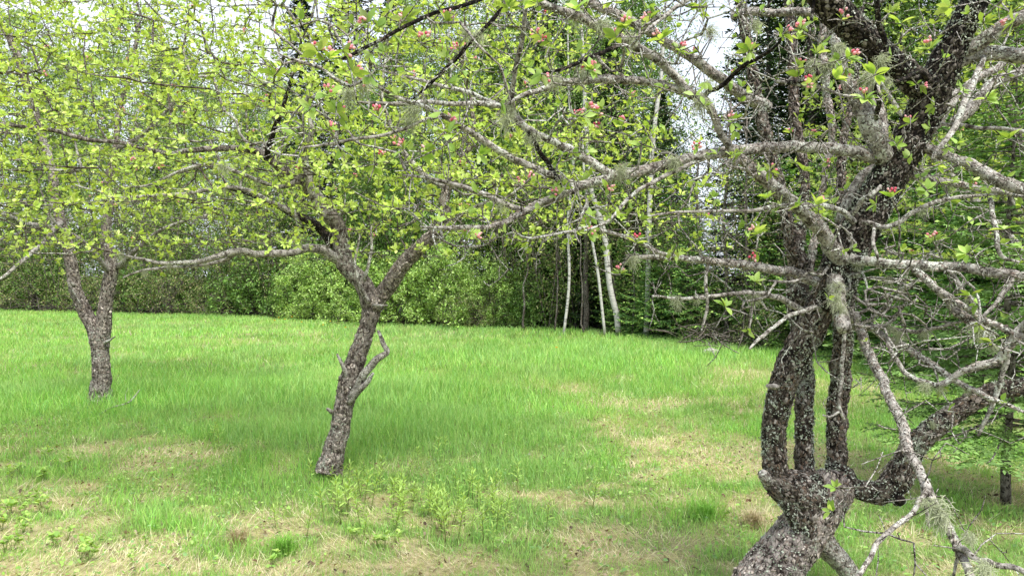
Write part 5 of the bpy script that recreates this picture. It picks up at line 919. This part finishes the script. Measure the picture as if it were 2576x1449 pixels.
def pole(px, y0, y1, d, w, mat, lab, lean=0., dead=0, seed=0):
    sp = T([(px + lean * k / 4, y0 + (y1 - y0) * k / 4, d, w * (1 - .6 * k / 4)) for k in range(5)], 4, 1.6, seed); b = sp[0, :3].copy(); b[2] = 0; t = thing("bare_sapling" if not dead else "dead_spruce", b, lab, "tree"); mb = MB(); tube(mb, sp[:, :3], sp[:, 3], 7, .05); mb.obj("trunk", mat, t)
    if dead:
        r = np.random.default_rng(seed); m2 = MB()
        for _ in range(dead):
            i = r.integers(len(sp) // 5, len(sp)); a = r.uniform(0, 6.28); L = r.uniform(.3, 1.1); dv = np.array([math.cos(a), math.sin(a), r.uniform(-.2, .25)]) * L; p = sp[i, :3]; tube(m2, np.array([p, p + dv * .5 + UP * .03, p + dv - UP * .08]), [.009, .006, .003], 4)
        tag(m2.obj("branches", M["bark_wood"], t), kind="stuff")
pole(1318, 834, 600, 21, 6, M["bark_twig"], "very thin straight sapling in front of the bright bushes", 8, 0, 1)
pole(1470, 838, 520, 19.6, 5, M["bark_twig"], "thin grey sapling between the birches", -14, 0, 2); pole(1395, 836, 560, 20.5, 5, M["bark_twig"], "thin grey sapling left of the birches", 12, 0, 3); pole(1590, 842, 560, 19, 5, M["bark_twig"], "thin grey sapling between the two white birches", 8, 0, 4)
pole(1756, 850, 380, 19, 11, M["bark_wood"], "dark bare spruce pole at the left of the sky gap", 6, 60, 5); pole(1826, 862, 250, 17, 12, M["bark_wood"], "dark bare spruce pole in the middle of the sky gap", 8, 80, 6); pole(1876, 868, 300, 16.5, 11, M["bark_wood"], "dark bare spruce pole at the right of the sky gap", 10, 70, 7); pole(1690, 850, 500, 18.5, 13, M["bark_wood"], "dark brown trunk right of the white birches", 4, 20, 8); pole(1475, 850, 300, 21, 16, M["bark_wood"], "dark trunk in shade behind the birches", 4, 20, 9)

# spruces and firs
sA = spruce(51, 13.5, 2.4, "spruce_tree", "x", nb=250, z0=.5, fine=.14, step=.2, group="dark spruces behind the field"); us = []
for px, ex, sc, lab in [(1535, 2.6, .62, "full dark spruce between the two white birches"), (1430, 3.2, .7, "full dark spruce behind the slender grey birch"), (760, 7, 1.0, "dark spruce rising beyond the middle apple tree's left limbs"), (880, 8, 1.15, "tall dark spruce at the top centre-left"), (990, 9, 1.05, "dark spruce beside the tall one at the top centre-left"), (1370, 6, .95, "dark spruce left of the white birches"), (1520, 4.5, .72, "dark spruce close behind the leaning white birch"),
                        (1590, 8, .95, "dark spruce behind the upright white birch"), (1660, 3.2, .50, "short dark spruce right of the upright white birch"), (1930, 6, .9, "dark spruce right of the sky gap"), (2040, 5, 1.0, "dark spruce behind the three forked stems"), (2150, 6, .9, "dark spruce behind the main trunk of the forked tree"), (2400, 8, .9, "dark spruce behind the long right-hand limbs"), (2560, 7, .9, "dark spruce at the right edge"),
                        (100, 12, .9, "dark spruce deep behind the left apple tree"), (400, 14, 1.0, "dark spruce deep behind the sparse thicket"), (620, 12, .8, "dark spruce deep beyond the far brush pile"), (1230, 12, .95, "dark spruce deep behind the rounded bright bush"), (-100, 14, 1.0, "dark spruce deep beyond the left edge"), (1480, 11, 1.0, "tall spruce deep behind the birches"), (1740, 16, .42, "small distant spruce low in the sky gap"), (1800, 18, .36, "smallest distant spruce low in the sky gap"), (2250, 12, 1.0, "tall spruce deep behind the forked tree")]:
    x, y, z = at(px, ex); put(sA, us, (x, y, z), rng.uniform(0, 6), sc, lab)
FIR = ((.13, .28, .06), (.18, .35, .08), (.085, .19, .05))
fB = spruce(52, 4.2, 1.5, "young_fir", "x", cat="fir", nb=120, z0=.12, fine=.07, step=.10, cols=FIR, tipcol=(.40, .58, .14), group="young firs at the woodland edge"); uf = []
for px, py, ex, sc, lab in [(1640, 0, .5, .62, "small fir under the upright white birch"), (1730, 0, .8, .75, "young fir at the left foot of the sky gap"), (1570, 0, 1.4, .6, "small fir under the leaning white birch"), (1960, 0, 2.2, 1.0, "young fir right of the sky gap, seen behind the left stem"), (2080, 0, 1.6, .95, "young fir seen between the forked stems"),
                            (2230, 0, .9, .9, "young fir just right of the main trunk"), (2330, 0, 1.9, 1.15, "broad young fir behind the drooping right-hand limbs"), (2450, 0, .5, .9, "bushy young fir behind the big curved limb"), (2560, 0, 1.2, 1.1, "young fir at the right edge behind the curved limb"), (2680, 0, .6, 1.1, "young fir past the right edge"), (1700, 0, 2.6, 1.1, "taller young fir left of the sky gap")]:
    x, y, z = at(px, ex); put(fB, uf, (x, y, z), rng.uniform(0, 6), sc, lab)
fC = spruce(53, 3.4, 1.05, "young_fir", "sparse near fir with a bare dark trunk at the right edge", cat="fir", nb=115, z0=.45, fine=.03, step=.05, cols=((.13, .24, .06), (.19, .32, .085)), gap=.15, bare=.45, trunk_r=.034, group="young firs at the woodland edge")
fC.location = G(2535, 1265)
